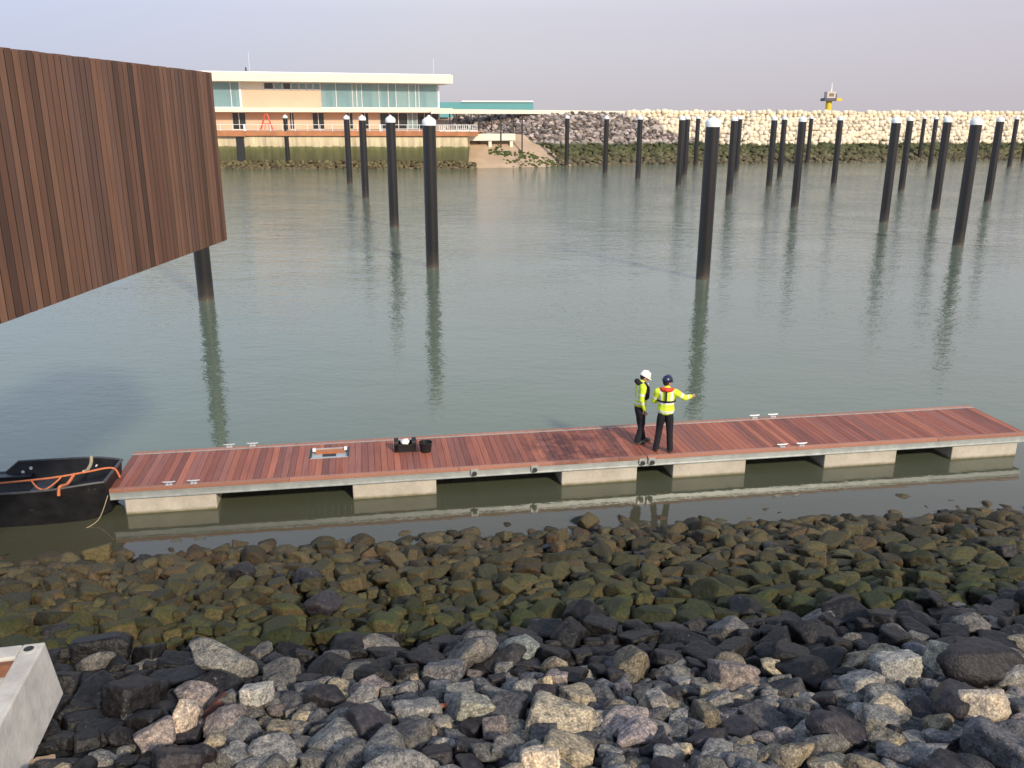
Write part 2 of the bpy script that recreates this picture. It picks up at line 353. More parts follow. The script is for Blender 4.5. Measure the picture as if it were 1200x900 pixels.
# bank rocks are laid one by one on a height map: each candidate settles on what is below it, the lowest seat wins
GS = .04; S0, S1, T0, T1 = -19.0, 21.0, 2.6, 16.9
nx, ny = int((S1-S0)/GS), int((T1-T0)/GS)
sx = S0+(np.arange(nx)+.5)*GS; ty = T0+(np.arange(ny)+.5)*GS
BASE = np.repeat(((EDGE-ty)*SLOPE-.35)[None, :], nx, 0); H = BASE.copy()
def zone_limits(s):      # t of green/black and black/grey limits along the bank
    gb = 9.45+.13*math.sin(s*1.1)+.06*math.sin(s*3.1+1)
    bg_ = 8.05-.55*max(0, min(1, (s-1)/5))+.25*math.sin(s*.9+2)
    if s < -1.3: bg_ = 8.2-1.1*min(1, (-1.3-s)/2.2)
    return gb, bg_
rocks = []
def seat(s, t, ra, rb, rc, yaw):
    i0, i1 = int((s-ra-S0)/GS), int((s+ra-S0)/GS)+1; j0, j1 = int((t-ra-T0)/GS), int((t+ra-T0)/GS)+1
    i0, j0 = max(i0, 0), max(j0, 0); i1, j1 = min(i1, nx), min(j1, ny)
    if i1-i0 < 2 or j1-j0 < 2: return None
    X, Y = np.meshgrid(sx[i0:i1]-s, ty[j0:j1]-t, indexing='ij')
    u = (X*math.cos(yaw)+Y*math.sin(yaw))/ra; v = (-X*math.sin(yaw)+Y*math.cos(yaw))/rb
    q = 1-(u*u+v*v)**1.3; ok = q > 0
    if ok.sum() < 3: return None
    hh = np.where(ok, np.sqrt(np.maximum(q, 0))*rc, 0)
    tilt = -SLOPE*Y                                            # rocks lie with the slope
    zc = np.percentile((H[i0:i1, j0:j1]+hh-tilt)[ok], 78)
    return zc, (i0, i1, j0, j1), ok, hh, tilt
def lay(s, t, ra, rb, rc, yaw, info, col, kind, name=None):
    zc, (i0, i1, j0, j1), ok, hh, tilt = info
    zc -= rc*.12
    Hs = H[i0:i1, j0:j1]; H[i0:i1, j0:j1] = np.where(ok, np.maximum(Hs, zc+hh*.82+tilt), Hs)
    rocks.append(dict(s=s, t=t, z=zc, ra=ra, rb=rb, rc=rc, yaw=yaw, col=col, kind=kind, name=name))
def pick_look(s, t):
    gb, bg_ = zone_limits(s); u = random.random()
    if t > gb+random.uniform(-.25, .25): 
        k = 'moss'; f = random.uniform(.30, .84); col = (.135*f*random.uniform(.93, 1.1), .122*f, .088*f); cls = 'olive'
        if u < .10: col = (.16*f, .115*f, .08*f); cls = 'brown'
        if u > .97: k = 'black'; col = (.035, .034, .034); cls = 'black'
    elif t > bg_+random.uniform(-.35, .35):
        k = 'black'; f = random.uniform(.45, 1.3); col = (.026*f, .0248*f, .025*f); cls = 'black'
        if u < .10: k = 'grey'; col = (.28, .27, .26); cls = 'grey'
    else:
        k = 'grey'; f = random.uniform(.24, .60); col = (.80*f, .79*f, .77*f); cls = 'grey'
        if u < .17: col = (1.25*f, 1.08*f, .80*f); cls = 'tan'
        elif u < .24: col = (1.05*f, .90*f, .86*f); cls = 'pink'
        elif u < .42: col = (.46*f, .46*f, .50*f); cls = 'dark grey'
        elif u < .58: k = 'black'; col = (.035, .032, .036); cls = 'black'
        if s < -1.9-.30*(t-5) and t > 5.2 and random.random() < .9: k = 'black'; col = (.020, .0195, .020); cls = 'black'
    return k, col, cls
def size_at(s, t):
    gb, bg_ = zone_limits(s)
    if t > gb: return random.choice([.09, .11, .13, .15, .17, .20])*random.uniform(.85, 1.2)
    if t > bg_: return random.choice([.09, .11, .13, .16, .19, .24])
    return random.choice([.06, .075, .09, .105, .12, .14])*random.uniform(.9, 1.15)
# special boulders first-class: drawn at measured places once the bed is down
NBED = 21500
for k in range(NBED):
    best = None
    # keep the density even per unit of picture by sampling more where rocks are small
    for c in range(4):
        t = random.uniform(T0+.3, T1-.4) if random.random() < .62 else random.uniform(T0+.3, 9.0); s = random.uniform(S0+.5, S1-.5)
        if abs(s) > t*.62+6.2: continue
        if c == 0 or best is None: ra = size_at(s, t)
        rb = ra*random.uniform(.60, .95); rc = ra*random.uniform(.38, .72); yaw = random.uniform(0, math.pi)
        q = seat(s, t, ra, rb, rc, yaw)
        if q is None: continue
        gap = q[0]-rc - ((EDGE-t)*SLOPE-.35)
        if best is None or gap < best[0]: best = (gap, s, t, ra, rb, rc, yaw, q)
    if best is None or best[0] > .30: continue
    _, s, t, ra, rb, rc, yaw, q = best
    kk, col, cls = pick_look(s, t); lay(s, t, ra, rb, rc, yaw, q, (col, cls), kk)
def special(px, py, wpx, asp, rcf, yaw, kind, col, cls, name):
    z = 2.5
    for _ in range(5):
        P = on_z(px, py, z); s, t = P.dot(BU), P.dot(BV); z = float(H[int((s-S0)/GS), int((t-T0)/GS)])+.1
    dist = (P-CAMP).length; ra = wpx/F_PX*dist*.5*.80
    rb = ra*asp; q = seat(s, t, ra, rb, ra*rcf, R(yaw))
    q = (q[0]-ra*rcf*.35,)+q[1:]
    lay(s, t, ra, rb, ra*rcf, R(yaw), q, (col, cls), kind, name)
SPECIAL = [
 (650, 850, 84, .80, .62, 25, 'grey', (1.25, 1.10, .85), 'tan', 'large flat-topped tan block among the grey stones at bottom centre'),
 (212, 845, 44, .75, .85, 80, 'grey', (1.75, 1.45, 1.2), 'tan', 'lumpy pinkish cream boulder leaning beside the dark red timber'),
 (555, 825, 54, .85, .70, 10, 'grey', (.85, .86, .75), 'grey', 'rounded greenish grey boulder with an ochre foot, above bottom centre'),
 (378, 711, 42, .9, .85, 30, 'black', (.07, .065, .075), 'black', 'lone dark angular boulder sitting up on the green algae stones'),
 (155, 820, 62, .8, .85, 60, 'black', (.035, .033, .036), 'black', 'biggest black boulder, left of the pinkish cream boulder'),
 (120, 764, 74, .6, .6, 5, 'black', (.025, .025, .028), 'black', 'long black boulder just right of the concrete block'),
 (1150, 785, 96, .5, .55, 175, 'black', (.04, .036, .038), 'black', 'long dark slab in the black band near the right edge'),
 (1050, 790, 68, .6, .6, 5, 'grey', (1.05, 1.05, 1.0), 'grey', 'broad pale grey boulder lying on the black stones at right'),
 (1100, 784, 40, .75, .85, 100, 'grey', (1.15, 1.08, .85), 'tan', 'upright egg-shaped pale boulder left of the long dark slab'),
 (1155, 828, 54, .8, .75, 20, 'grey', (1.45, 1.25, 1.0), 'tan', 'warm cream broken boulder below the long dark slab'),
 (1035, 828, 54, .6, .65, 165, 'grey', (1.35, 1.15, .85), 'tan', 'elongated tan boulder in the pale stones at lower right'),
 (1010, 800, 60, .7, .55, 10, 'grey', (.85, .83, .80), 'grey', 'low grey boulder left of the broad pale one'),
 (770, 420+400, 40, .7, .9, 95, 'grey', (.85, .82, .78), 'grey', 'upright grey stone right of the flat-topped tan block'),
 (745, 858, 54, .7, .6, 5, 'grey', (1.0, .86, .86), 'pink', 'purplish pink boulder right of the flat-topped tan block'),
 (630, 894, 60, .8, .6, 5, 'grey', (1.9, 1.6, 1.25), 'tan', 'bright peach boulder cut by the bottom edge at centre'),
 (300, 822, 44, .8, .6, 0, 'grey', (1.4, 1.38, 1.3), 'grey', 'pale silvery boulder right of the dark red timber'),
 (430, 862, 60, .7, .75, 70, 'black', (.085, .08, .095), 'black', 'tall slate-dark boulder standing in the pale stones left of centre'),
 (830, 855, 60, .7, .7, 30, 'black', (.06, .055, .065), 'black', 'shiny black boulder among pale stones right of centre'),
 (980, 862, 58, .6, .6, 160, 'black', (.05, .045, .055), 'black', 'glossy dark boulder below the elongated tan boulder'),
 (262, 772, 80, .55, .5, 8, 'grey', (.62, .62, .60), 'grey', 'long low grey boulder above the dark red timber'),
 (610, 765, 56, .7, .6, 10, 'grey', (.72, .78, .74), 'grey', 'blunt greenish grey boulder below the black band at centre'),
 (115, 646, 40, .7, .65, 15, 'moss', (.17, .155, .095), 'olive', 'large mossy boulder at the water edge under the left float'),
 (688, 610, 26, .8, .9, 15, 'moss', (.13, .12, .08), 'olive', 'pointed brown stone rising highest at the water edge, left of the workers'),
]
for a in SPECIAL: special(*a[:7], tuple(q*(.58 if a[6] == 'grey' else .7) for q in a[7]), *a[8:])
# which rocks show, and how large: painter's pass over a small id image
idm = np.full((450, 600), -1, np.int32)
order = sorted(range(len(rocks)), key=lambda i: -rocks[i]['t'])
for i in order:
    r_ = rocks[i]; P = BU*r_['s']+BV*r_['t']+Vector((0, 0, r_['z'])); px, py, dz = project(P); r_['px'], r_['py'], r_['d'] = px, py, dz
    a = (r_['ra']+r_['rb'])*.45*F_PX/dz/2; c = a*.72; px, py = px/2, py/2
    x0, x1, y0, y1 = int(px-a), int(px+a)+2, int(py-c), int(py+c)+2
    x0, y0, x1, y1 = max(x0, 0), max(y0, 0), min(x1, 600), min(y1, 450)
    if x1 <= x0 or y1 <= y0: continue
    YY, XX = np.mgrid[y0:y1, x0:x1]; mk = (((XX-px)/a)**2+((YY-py)/c)**2 < 1); idm[y0:y1, x0:x1][mk] = i
cnt = np.bincount(idm[idm >= 0], minlength=len(rocks))
for i, r_ in enumerate(rocks): r_['vis'] = int(cnt[i])
def pose(r_):
    nrm = Vector((0, SLOPE, 1)).normalized(); q = Matrix.Rotation(math.atan(SLOPE)*-1, 4, 'X')
    M = Matrix.Rotation(BANK_A, 4, 'Z') @ q @ Matrix.Rotation(r_['yaw'], 4, 'Z') @ Matrix.Rotation(r_['tilt'], 4, Vector((r_['ax'], 1-r_['ax'], 0)).normalized())
    return Matrix.Translation(BU*r_['s']+BV*r_['t']+Vector((0, 0, r_['z']))) @ M @ Matrix.Diagonal((r_['ra']*1.22, r_['rb']*1.22, r_['rc']*1.25, 1)) @ r_['inner']
for r_ in rocks:
    r_['tilt'] = R(random.uniform(-26, 26)); r_['ax'] = random.random()
    r_['inner'] = Matrix.Rotation(random.choice([0, math.pi]), 4, 'X') @ Matrix.Rotation(random.choice([0, math.pi]), 4, 'Z')
singles = []
for fam, kinds in (('moss', ('moss',)), ('bare', ('grey', 'black'))):
    c_ = sorted([r_ for r_ in rocks if r_['kind'] in kinds and r_['vis'] > 3], key=lambda r_: -r_['vis'] - (1e6 if r_['name'] else 0))[:300]
    for r_ in c_: r_['single'] = fam
    singles += c_
LAND = [(120, 'below the black boat'), (330, 'below the leftmost float'), (560, 'below the second float'), (700, 'below the third float'), (860, 'below the two workers'), (1010, 'below the fifth float'), (9999, 'at far right')]
def ordw(i, n):
    if n == 1: return 'only'
    if i == 0: return 'leftmost'
    if i == n-1: return 'rightmost'
    return {1: 'second', 2: 'third', 3: 'fourth', 4: 'fifth', 5: 'sixth', 6: 'seventh', 7: 'eighth', 8: 'ninth', 9: 'tenth', 10: 'eleventh', 11: 'twelfth'}.get(i, f'{i+1}th') + ' from left'
bins = {}
for r_ in singles:
    if r_['name']: continue
    land = next(t for x, t in LAND if r_['px'] < x)
    if r_['single'] == 'moss': rows = [(642, 'at the water edge'), (672, 'in upper algae rows'), (700, 'in lower algae rows'), (9999, 'by the black band')]
    else: rows = [(745, 'in the black band'), (795, 'just under the black band'), (845, 'in mid pale stones'), (9999, 'along bottom edge')]
    row = next(t for y, t in rows if r_['py'] < y)
    cls = {'olive': 'algae-green', 'brown': 'brownish', 'black': 'black', 'grey': 'speckled grey', 'tan': 'tan', 'pink': 'pinkish', 'dark grey': 'dark grey'}[r_['col'][1]]
    bins.setdefault((cls, row, land), []).append(r_)
for (cls, row, land), L in bins.items():
    L.sort(key=lambda r_: r_['px'])
    for i, r_ in enumerate(L): r_['name'] = f'{ordw(i, len(L))} {cls} stone {row}, {land}'
for r_ in singles:
    nm = 'mossy_boulder' if r_['single'] == 'moss' else 'boulder'
    o = bpy.data.objects.new(nm, random.choice(PROTO[r_['kind']])); COL.objects.link(o); o.matrix_world = pose(r_); o.color = (*r_['col'][0], 1)
    tag(o, r_['name'], 'mossy boulder' if nm == 'mossy_boulder' else 'boulder', 'algae-covered stones of the near bank' if nm == 'mossy_boulder' else 'bare stones of the near bank')
def merged_rocks(name, mats_of, items, label, cat):
    V = []; Fc = []; T = []; MI = []; off = 0; mats = []
    for M, shape, col, mat in items:
        v, f = shape; A = np.array(M)[:3]; vv = v@A[:, :3].T+A[:, 3]; V.append(vv); Fc.append(np.array(f)+off); off += len(v)
        T.append(np.repeat(np.array([[*col, 1.0]], dtype=np.float32), len(v), 0))
        if mat not in mats: mats.append(mat)
        MI.append(np.full(len(f), mats.index(mat)))
    V = np.vstack(V); Fc = np.vstack(Fc); T = np.vstack(T); MI = np.concatenate(MI)
    me = bpy.data.meshes.new(name); me.vertices.add(len(V)); me.vertices.foreach_set('co', V.astype(np.float32).ravel()); me.loops.add(len(Fc)*3); me.loops.foreach_set('vertex_index', Fc.astype(np.int32).ravel()); me.polygons.add(len(Fc)); me.polygons.foreach_set('loop_start', np.arange(0, len(Fc)*3, 3, dtype=np.int32)); me.update(calc_edges=True)
    for m in mats: me.materials.append(m)
    me.polygons.foreach_set('material_index', MI.astype(np.int32)); me.polygons.foreach_set('use_smooth', np.ones(len(Fc), bool))
    a = me.attributes.new('tint', 'FLOAT_COLOR', 'POINT'); a.data.foreach_set('color', T.ravel())
    o = bpy.data.objects.new(name, me); COL.objects.link(o); o.color = (1, 1, 1, 1); tag(o, label, cat, kind='stuff'); return o
SH3 = [rock_shape(rr, 3, sharp=45, rough=.05, nd=10, boxy=(i % 3 == 0)) for i in range(10)]; SH2 = [rock_shape(rr, 2, sharp=18, rough=.03, nd=9) for i in range(8)]
it = [(pose(r_), random.choice(SH3 if r_['vis'] > 3 else SH2), r_['col'][0], {'grey': ROCK_G, 'black': ROCK_B, 'moss': ROCK_M}[r_['kind']]) for r_ in rocks if 'single' not in r_ and (r_['vis'] > 0 or random.random() < .5)]
merged_rocks('bank_riprap', None, [q for q in it if q[3] is ROCK_M], 'smaller algae-covered riprap stones filling between the big ones on the near bank', 'riprap')
merged_rocks('bank_rubble', None, [q for q in it if q[3] is not ROCK_M], 'smaller grey and black rubble filling between the big stones of the near bank', 'rubble')

# ------------------------------------------------------------------ far shore: breakwater, sand
BP = [(-14, 143.5), (5.5, 146), (29.3, 154.6), (60.7, 159.9), (97, 170.5), (150, 184)]        # waterline
def bp_at(x):
    for (x0, y0), (x1, y1) in zip(BP, BP[1:]):
        if x <= x1: break
    return y0+(y1-y0)*(x-x0)/(x1-x0)
CR_Z = 7.75; FS = 1/1.75
mb = MB()
for (x0, y0), (x1, y1) in zip(BP, BP[1:]):
    prof = [(-6, -6*FS), (0, 0), (CR_Z/FS, CR_Z), (CR_Z/FS+7, CR_Z), (CR_Z/FS+24, 0)]
    for (a, za), (c, zc) in zip(prof, prof[1:]):
        mb.add([(x0, y0+a, za-.25), (x1, y1+a, za-.25), (x1, y1+c, zc-.25), (x0, y0+c, zc-.25)], [(0, 1, 2, 3)], FAR_RIP)
tag(mb.build('breakwater_core'), kind='structure')
items = []
SH1 = [rock_shape(rr, 1, sharp=14, rough=0, nd=8) for i in range(10)]; SH1b = [rock_shape(rr, 2, sharp=24, rough=0, nd=8, boxy=True) for i in range(12)]
def far_pose(x, y, z, r, yaw=None, sq=.7):
    return Matrix.Translation((x, y, z)) @ Matrix.Rotation(random.uniform(0, 6.3), 4, 'Z') @ Matrix.Rotation(R(random.uniform(-30, 30)), 4, 'X') @ Matrix.Diagonal((r*1.25, r*random.uniform(.8, 1.1)*1.25, r*sq*1.25, 1))
def cream_from(a):      # x where the cream armour begins at height z on the slope
    return 21.5+max(0, (6.5-a))*1.1 if a < 6.5 else 27-(a-6.5)*.5
for k in range(8200):
    x = random.uniform(-10, 120); a = random.uniform(-.6, CR_Z/FS+1); z = a*FS
    cream = z > 2.9+.25*math.sin(x*.8) and x > 33-(z-3.1)*2.4+random.uniform(-.8, .8)+2*math.sin(z*2)
    if cream: continue
    if x < 6.5+math.sin(z*3)*.6 and z < 3.7-max(0, x-3)*.35: continue
    r = random.uniform(.26, .52) if z > 3.2 else random.uniform(.30, .55)
    g = random.choice([.25, .4, .6, .8, 1.05])*random.uniform(.75, 1.2); col = (g*random.uniform(.95, 1.12), g, g*random.uniform(.92, 1.1))
    if z < 3.6: g = random.uniform(.55, 1.3); col = (g, g, g)
    elif x < 4 and random.random() < .4: col = (g*.6, g*.6, g*.65)
    items.append((far_pose(x, bp_at(x)+a, z-.05, r), random.choice(SH1), col, FAR_RIP))
merged_rocks('breakwater_riprap', None, items, 'grey and algae-green rubble covering the breakwater slope across the water', 'riprap')
cb = []
YC = 0
row = 0; z = 3.1
while z < CR_Z+.75:
    x = 20 + random.uniform(0, 1)
    while x < 121:
        zz = z+random.uniform(-.18, .18); xx = x
        if x > 33-(z-3.1)*2.4+1.5*math.sin(z*2.2):
            a = min(zz, CR_Z)/FS; r = random.uniform(.42, .66)
            cb.append((xx, bp_at(xx)+a+random.uniform(-.2, .2), zz+.05, r))
        x += random.uniform(.78, 1.25)
    z += .58
for k in range(90):
    x = random.uniform(27, 120); cb.append((x, bp_at(x)+CR_Z/FS+random.uniform(0, 3), CR_Z+random.uniform(.2, .75), random.uniform(.4, .62)))
def cvis(q): px, py, d = project(q[:3]); return (q[3]/d) if -5 < px < 1205 else 0
cb.sort(key=lambda q: -cvis(q))
CBM = []
for i in range(10):
    v, f = SH1b[i]; me = bpy.data.meshes.new('armour_block'); me.from_pydata(v.tolist(), [], f); me.materials.append(ROCK_C)
    me.polygons.foreach_set('use_smooth', [True]*len(f))
    a = me.attributes.new('tint', 'FLOAT_COLOR', 'POINT'); g = random.uniform(.82, 1.05); a.data.foreach_set('color', np.tile(np.array([g, g*random.uniform(.95, 1), g*random.uniform(.88, 1), 1], dtype=np.float32), len(v))); CBM.append(me)
CL = []
for q in cb[:300]:
    o = bpy.data.objects.new('armour_block', random.choice(CBM)); COL.objects.link(o); o.matrix_world = far_pose(*q[:3], q[3], sq=.85)
    o['category'] = 'concrete block'; o['group'] = 'cream armour blocks of the breakwater'; px, py, _ = project(q[:3]); CL.append((px, py, o))
merged_rocks('breakwater_armour', None, [(far_pose(*q[:3], q[3], sq=.85), random.choice(SH1b), tuple(np.array((1, .97, .93))*random.uniform(.8, 1.05)), ROCK_C) for q in cb[300:]], 'rest of the cream armour blocks heaped along the breakwater', 'concrete blocks')
CB = {}
XL = [(845, 'left of the biggest pile'), (905, 'right of the biggest pile'), (962, 'left of the yellow tower'), (1010, 'right below the yellow tower'), (1060, 'behind the first right-cluster piles'), (1115, 'left of the largest right pile'), (1160, 'right of the largest right pile'), (9999, 'at the right edge')]
for px, py, o in CL:
    row = 'top' if py < 133 else 'upper' if py < 140 else 'middle' if py < 147 else 'lower' if py < 154 else 'bottom'
    CB.setdefault((row, next(t for x, t in XL if px < x)), []).append((px, o))
for (row, land), L in CB.items():
    L.sort(key=lambda q: q[0])
    for i, (px, o) in enumerate(L): o['label'] = f'{ordw(i, len(L))} cream block of the {row} breakwater rows, {land}'
# sand beach between the quay and the breakwater
mb = MB(); nx_, ny_ = 30, 14; vs = []
for j in range(ny_+1):
    for i in range(nx_+1):
        x = -9+19*i/nx_; v_ = j/ny_; y = 139.2+(bp_at(min(x, 10))-139.2)*max(0, (x+8)/18) - .6 + v_*11
        z = -.12+5.0*v_*(1-.30*max(0, (x-0)/10)**1.2) + .08*mnoise.noise(Vector((x*.7, y*.7, 0)))
        vs.append((x, y, z))
mb.add(vs, [(j*(nx_+1)+i, j*(nx_+1)+i+1, (j+1)*(nx_+1)+i+1, (j+1)*(nx_+1)+i) for j in range(ny_) for i in range(nx_)], SAND)
tag(mb.build('sand_beach', smooth=True), kind='structure')
items = []
for k in range(260):
    cx_, cy_ = random.choice([(1.5, 146), (3.2, 146.6), (-1.0, 145.8), (4.8, 144.8), (6, 146), (3.2, 143.6), (0.6, 143.4), (-2.6, 145.4), (7.5, 145)])
    x = random.gauss(cx_, .8); y = random.gauss(cy_, .6); v_ = max(0, min(1, (y-(139.2+(bp_at(min(x, 10))-139.2)*max(0, (x+8)/18)-.6))/11)); z = -.12+5.0*v_*(1-.30*max(0, x/10)**1.2)
    if x < -4: continue
    g = random.uniform(.6, 1.1); items.append((far_pose(x, y, z, random.uniform(.12, .3), sq=.5), random.choice(SH1), (g*.75, g, g*.7), FAR_RIP))
merged_rocks('beach_stones', None, items, 'weedy dark stones strewn over the sand beside the quay', 'stones')

# ------------------------------------------------------------------ quay wall, terrace, harbour building
QY = 139.0
qx1 = on_y(548, 165, QY).x
mb = MB(); mb.box((-75, QY, -1), (qx1, QY+14, 4.72), QUAY)
qt = empty('quay_wall', (-30, QY, 0)); tag(qt, 'cream concrete quay wall with green algae on its lower half, under the building', 'wall')
o = mb.build('wall', qt); o.location = -qt.location
mb = MB()
rx = on_y(282, 170, QY).x; mb.box((rx-.55, QY-.22, .2), (rx+.6, QY-.003, 4.6), DARKM); o = mb.build('fender_recess', qt); o.location = -qt.location
items = []
for k in range(900):
    x = random.uniform(-48, qx1+1.2); y = QY-random.uniform(0, 1.6); z = (QY-y)*-.75+1.0+random.uniform(-.15, .1); g = random.uniform(.5, 1.5)
    items.append((far_pose(x, y, z, random.uniform(.2, .4)), random.choice(SH1), (g, g*.95, g*.85), FAR_RIP))
merged_rocks('quay_foot_rubble', None, items, 'brown rubble heaped along the foot of the quay wall', 'rubble')

FP0 = on_y(250, 110, 146); FP1 = on_y(515, 110, 156.8)
fd = Vector((FP1.x-FP0.x, FP1.y-FP0.y, 0)); FL = fd.length; fd.normalize(); fn = Vector((fd.y, -fd.x, 0))         # fn towards the camera
FO = Vector((FP0.x, FP0.y, 0))
def fs(px, off=0): P = on_plane(px, 115, FO+fn*off, fn); return (P-FO).dot(fd)
bld = empty('harbour_building', FO, math.atan2(fd.y, fd.x)); tag(bld, 'long cream two-storey flat-roofed harbour building with glazed upper floor', 'building')
# local frame: x along facade, -y towards camera, z up
ZT, ZR0, ZR1, ZS0, ZS1 = 5.55, 12.95, 14.3, 8.30, 8.98
S0_, S1_ = fs(250)-14, fs(514)
mb = MB(); mb.box((S0_, -2.0, ZR0), (fs(528), 14, ZR1), CREAM); mb.box((S0_+.3, -1.7, ZR1), (fs(526), 13, ZR1+.12), WHITE); mb.build('roof', bld)
mb = MB(); mb.box((S0_, -2.0, ZS0), (S1_+2, 12, ZS1), CREAM); mb.build('balcony_slab', bld)
mb = MB(); mb.box((S0_, 1.3, ZT), (S1_-.3, 12, ZS0-.01), INT); mb.box((S0_, 1.6, ZS1+.01), (S1_-.4, 12, ZR0-.01), INT); mb.build('inner_wall', bld)
mb = MB(); mb.box((fs(291)-.1, 2, ZR1+.12), (fs(291)+.15, 2.3, ZR1+.9), DARKM); mb.build('roof_vent', bld)
mb = MB(); mb.tube([(fs(296), 5, ZR1), (fs(296), 5, ZR1+3.4)], .022, WHITE, 6); mb.build('mast', bld)
mb = MB(); mb.tube([(fs(516), 5, ZR1), (fs(516), 5, ZR1+3.0)], .022, WHITE, 6); mb.build('mast', bld)
def wall(a, c, z0, z1, mat, d=0.0):
    mb = MB(); mb.box((a, d, z0), (c, d+.25, z1), mat); return mb.build('wall_panel', bld)
wall(fs(283)+.02, fs(376)-.02, ZS1+.005, 11.72, TANP); wall(fs(283)+.02, fs(310), 11.73, ZR0-.01, CREAM)
wall(fs(281), fs(283)+.015, ZS1+.005, ZR0-.01, WHITE, -.08)
def window(a, c, z0, z1, nm=1, curt=(), dark=False, fr=.09):
    mb = MB(); mb.box((a, -.06, z0), (c, .12, z0+fr), WHITE); mb.box((a, -.06, z1-fr), (c, .12, z1), WHITE)
    cuts = [a+(c-a)*i/nm for i in range(nm+1)] if isinstance(nm, int) else [a]+list(nm)+[c]
    for q in cuts: lo = max(a, q-fr/2); hi = min(c, q+fr/2); mb.box((lo, -.058, z0+fr+.001), (max(hi, lo+fr/2), .118, z1-fr-.001), WHITE)
    wdw = mb.build('window', bld)
    mb = MB(); mb.box((a+.02, .03, z0+.03), (c-.02, .05, z1-.03), DGLASS if dark else GLASS); mb.build('pane', wdw)
    if curt:
        mb = MB()
        for (p, q) in curt:
            n_ = max(2, int((q-p)/.18)); vs = [(p+(q-p)*i/n_, .25+(.05 if i % 2 else -.02), zq) for i in range(n_+1) for zq in (z0+.05, z1-.05)]
            mb.add(vs, [(2*i, 2*i+2, 2*i+3, 2*i+1) for i in range(n_)], CURT)
        mb.build('curtain', wdw)
window(fs(245), fs(281)-.02, ZS1+.01, ZR0-.01, [fs(271)], [(fs(276), fs(281))])
prev = 310
for k, (a, c) in enumerate([(310, 321.5), (322, 331.7), (332, 341.7), (342, 350.8), (351.2, 359.5), (360, 367.5), (368, 376)]):
    window(fs(a)+.02, fs(c)-.01, 11.74, ZR0-.01, 1, dark=(k in (0, 2)), fr=.13)
window(fs(376)+.01, fs(413), ZS1+.01, ZR0-.01, [fs(394)], [(fs(377), fs(382)), (fs(390), fs(393)), (fs(410), fs(413))])
window(fs(413)+.03, fs(444), ZS1+.01, ZR0-.01, [fs(418), fs(424)], [(fs(413.5), fs(423)), (fs(436), fs(443))])
window(fs(444)+.03, fs(479), ZS1+.01, ZR0-.01, [fs(455), fs(464)], [(fs(445), fs(448)), (fs(465), fs(478))])
window(fs(479)+.03, fs(513), ZS1+.01, ZR0-.01, [fs(487), fs(491)], [(fs(480), fs(490)), (fs(500), fs(512))])
lo = [(236, 270, 'w'), (270, 286, 'o'), (286, 337.5, 'w'), (337.5, 343, 'o'), (343, 364.5, 'w'), (364.5, 378.5, 'o'), (378.5, 404, 'w'), (404, 412.5, 'o'), (412.5, 422, 'w'), (422, 431, 'o'), (431, 444, 'w'), (444, 477, 'g'), (477, 488, 'c'), (488, 514, 'g')]
for a, c, k in lo:
    if k == 'w': wall(fs(a)+.015, fs(c)-.015, ZT, ZS0-.005, TANP)
    elif k == 'o': window(fs(a)+.015, fs(c)-.015, ZT, ZS0-.01, 2, [(fs(a)+.3, fs(a)+.7)], True)
    elif k == 'g': window(fs(a)+.015, fs(c)-.015, ZT, ZS0-.01, 3, [(fs(a)+.6, fs(a)+1.6)], True)
    else: window(fs(a)+.015, fs(c)-.015, ZT, ZS0-.01, 2, [(fs(a)+.2, fs(c)-.2)])
mb = MB(); mb.box((fs(514)-.1, -.05, ZT), (fs(514)+.12, .3, ZR0-.02), WHITE); mb.build('corner_post', bld)
# terrace
ter = empty('terrace', (-30, QY, 4.7)); tag(ter, 'brown timber-edged terrace deck with white railing along the quay top', 'terrace')
def tb(mb, name, **k): o = mb.build(name, ter, **k); o.location = -ter.location; return o
tx0, tx1, txl = -75, on_y(560, 156, QY).x, on_y(288, 156, QY).x
mb = MB(); mb.box((tx0, QY-.55, 4.74), (txl, QY-.35, 5.52), ORANGE); mb.box((txl+.01, QY-.3, 4.80), (tx1, QY-.1, 5.50), ORANGE); tb(mb, 'fascia')
mb = MB(); mb.box((tx0, QY-.34, 5.2), (txl, QY+22, 5.49), ORANGE); mb.box((txl+.01, QY-.09, 5.2), (tx1, QY+22, 5.48), ORANGE); tb(mb, 'deck')
mb = MB(); rz = 6.42
xs = [tx0+i*1.9 for i in range(200) if tx0+i*1.9 < tx1]
mb.box((tx0, QY-.25, rz), (tx1, QY-.19, rz+.07), WHITE); mb.box((tx0, QY-.24, 5.62), (tx1, QY-.20, 5.68), WHITE)
for x in xs: mb.box((x-.035, QY-.26, 5.49), (x+.035, QY-.185, rz), WHITE)
xa = on_y(515, 150, QY).x
mb.box((xa, QY-.26, 5.5), (tx1, QY-.17, 5.66), WHITE)
for i in range(60):
    x = xa+i*.32
    if x < tx1: mb.box((x-.04, QY-.245, 5.66), (x+.04, QY-.195, rz), WHITE)
for k in range(5): 
    x = xa+(tx1-xa)*(k+.5)/5; 
for px in (287, 446): x = on_y(px, 150, QY).x; mb.box((x-.13, QY-.34, 5.49), (x+.13, QY-.12, rz+.1), WHITE)
tb(mb, 'railing')
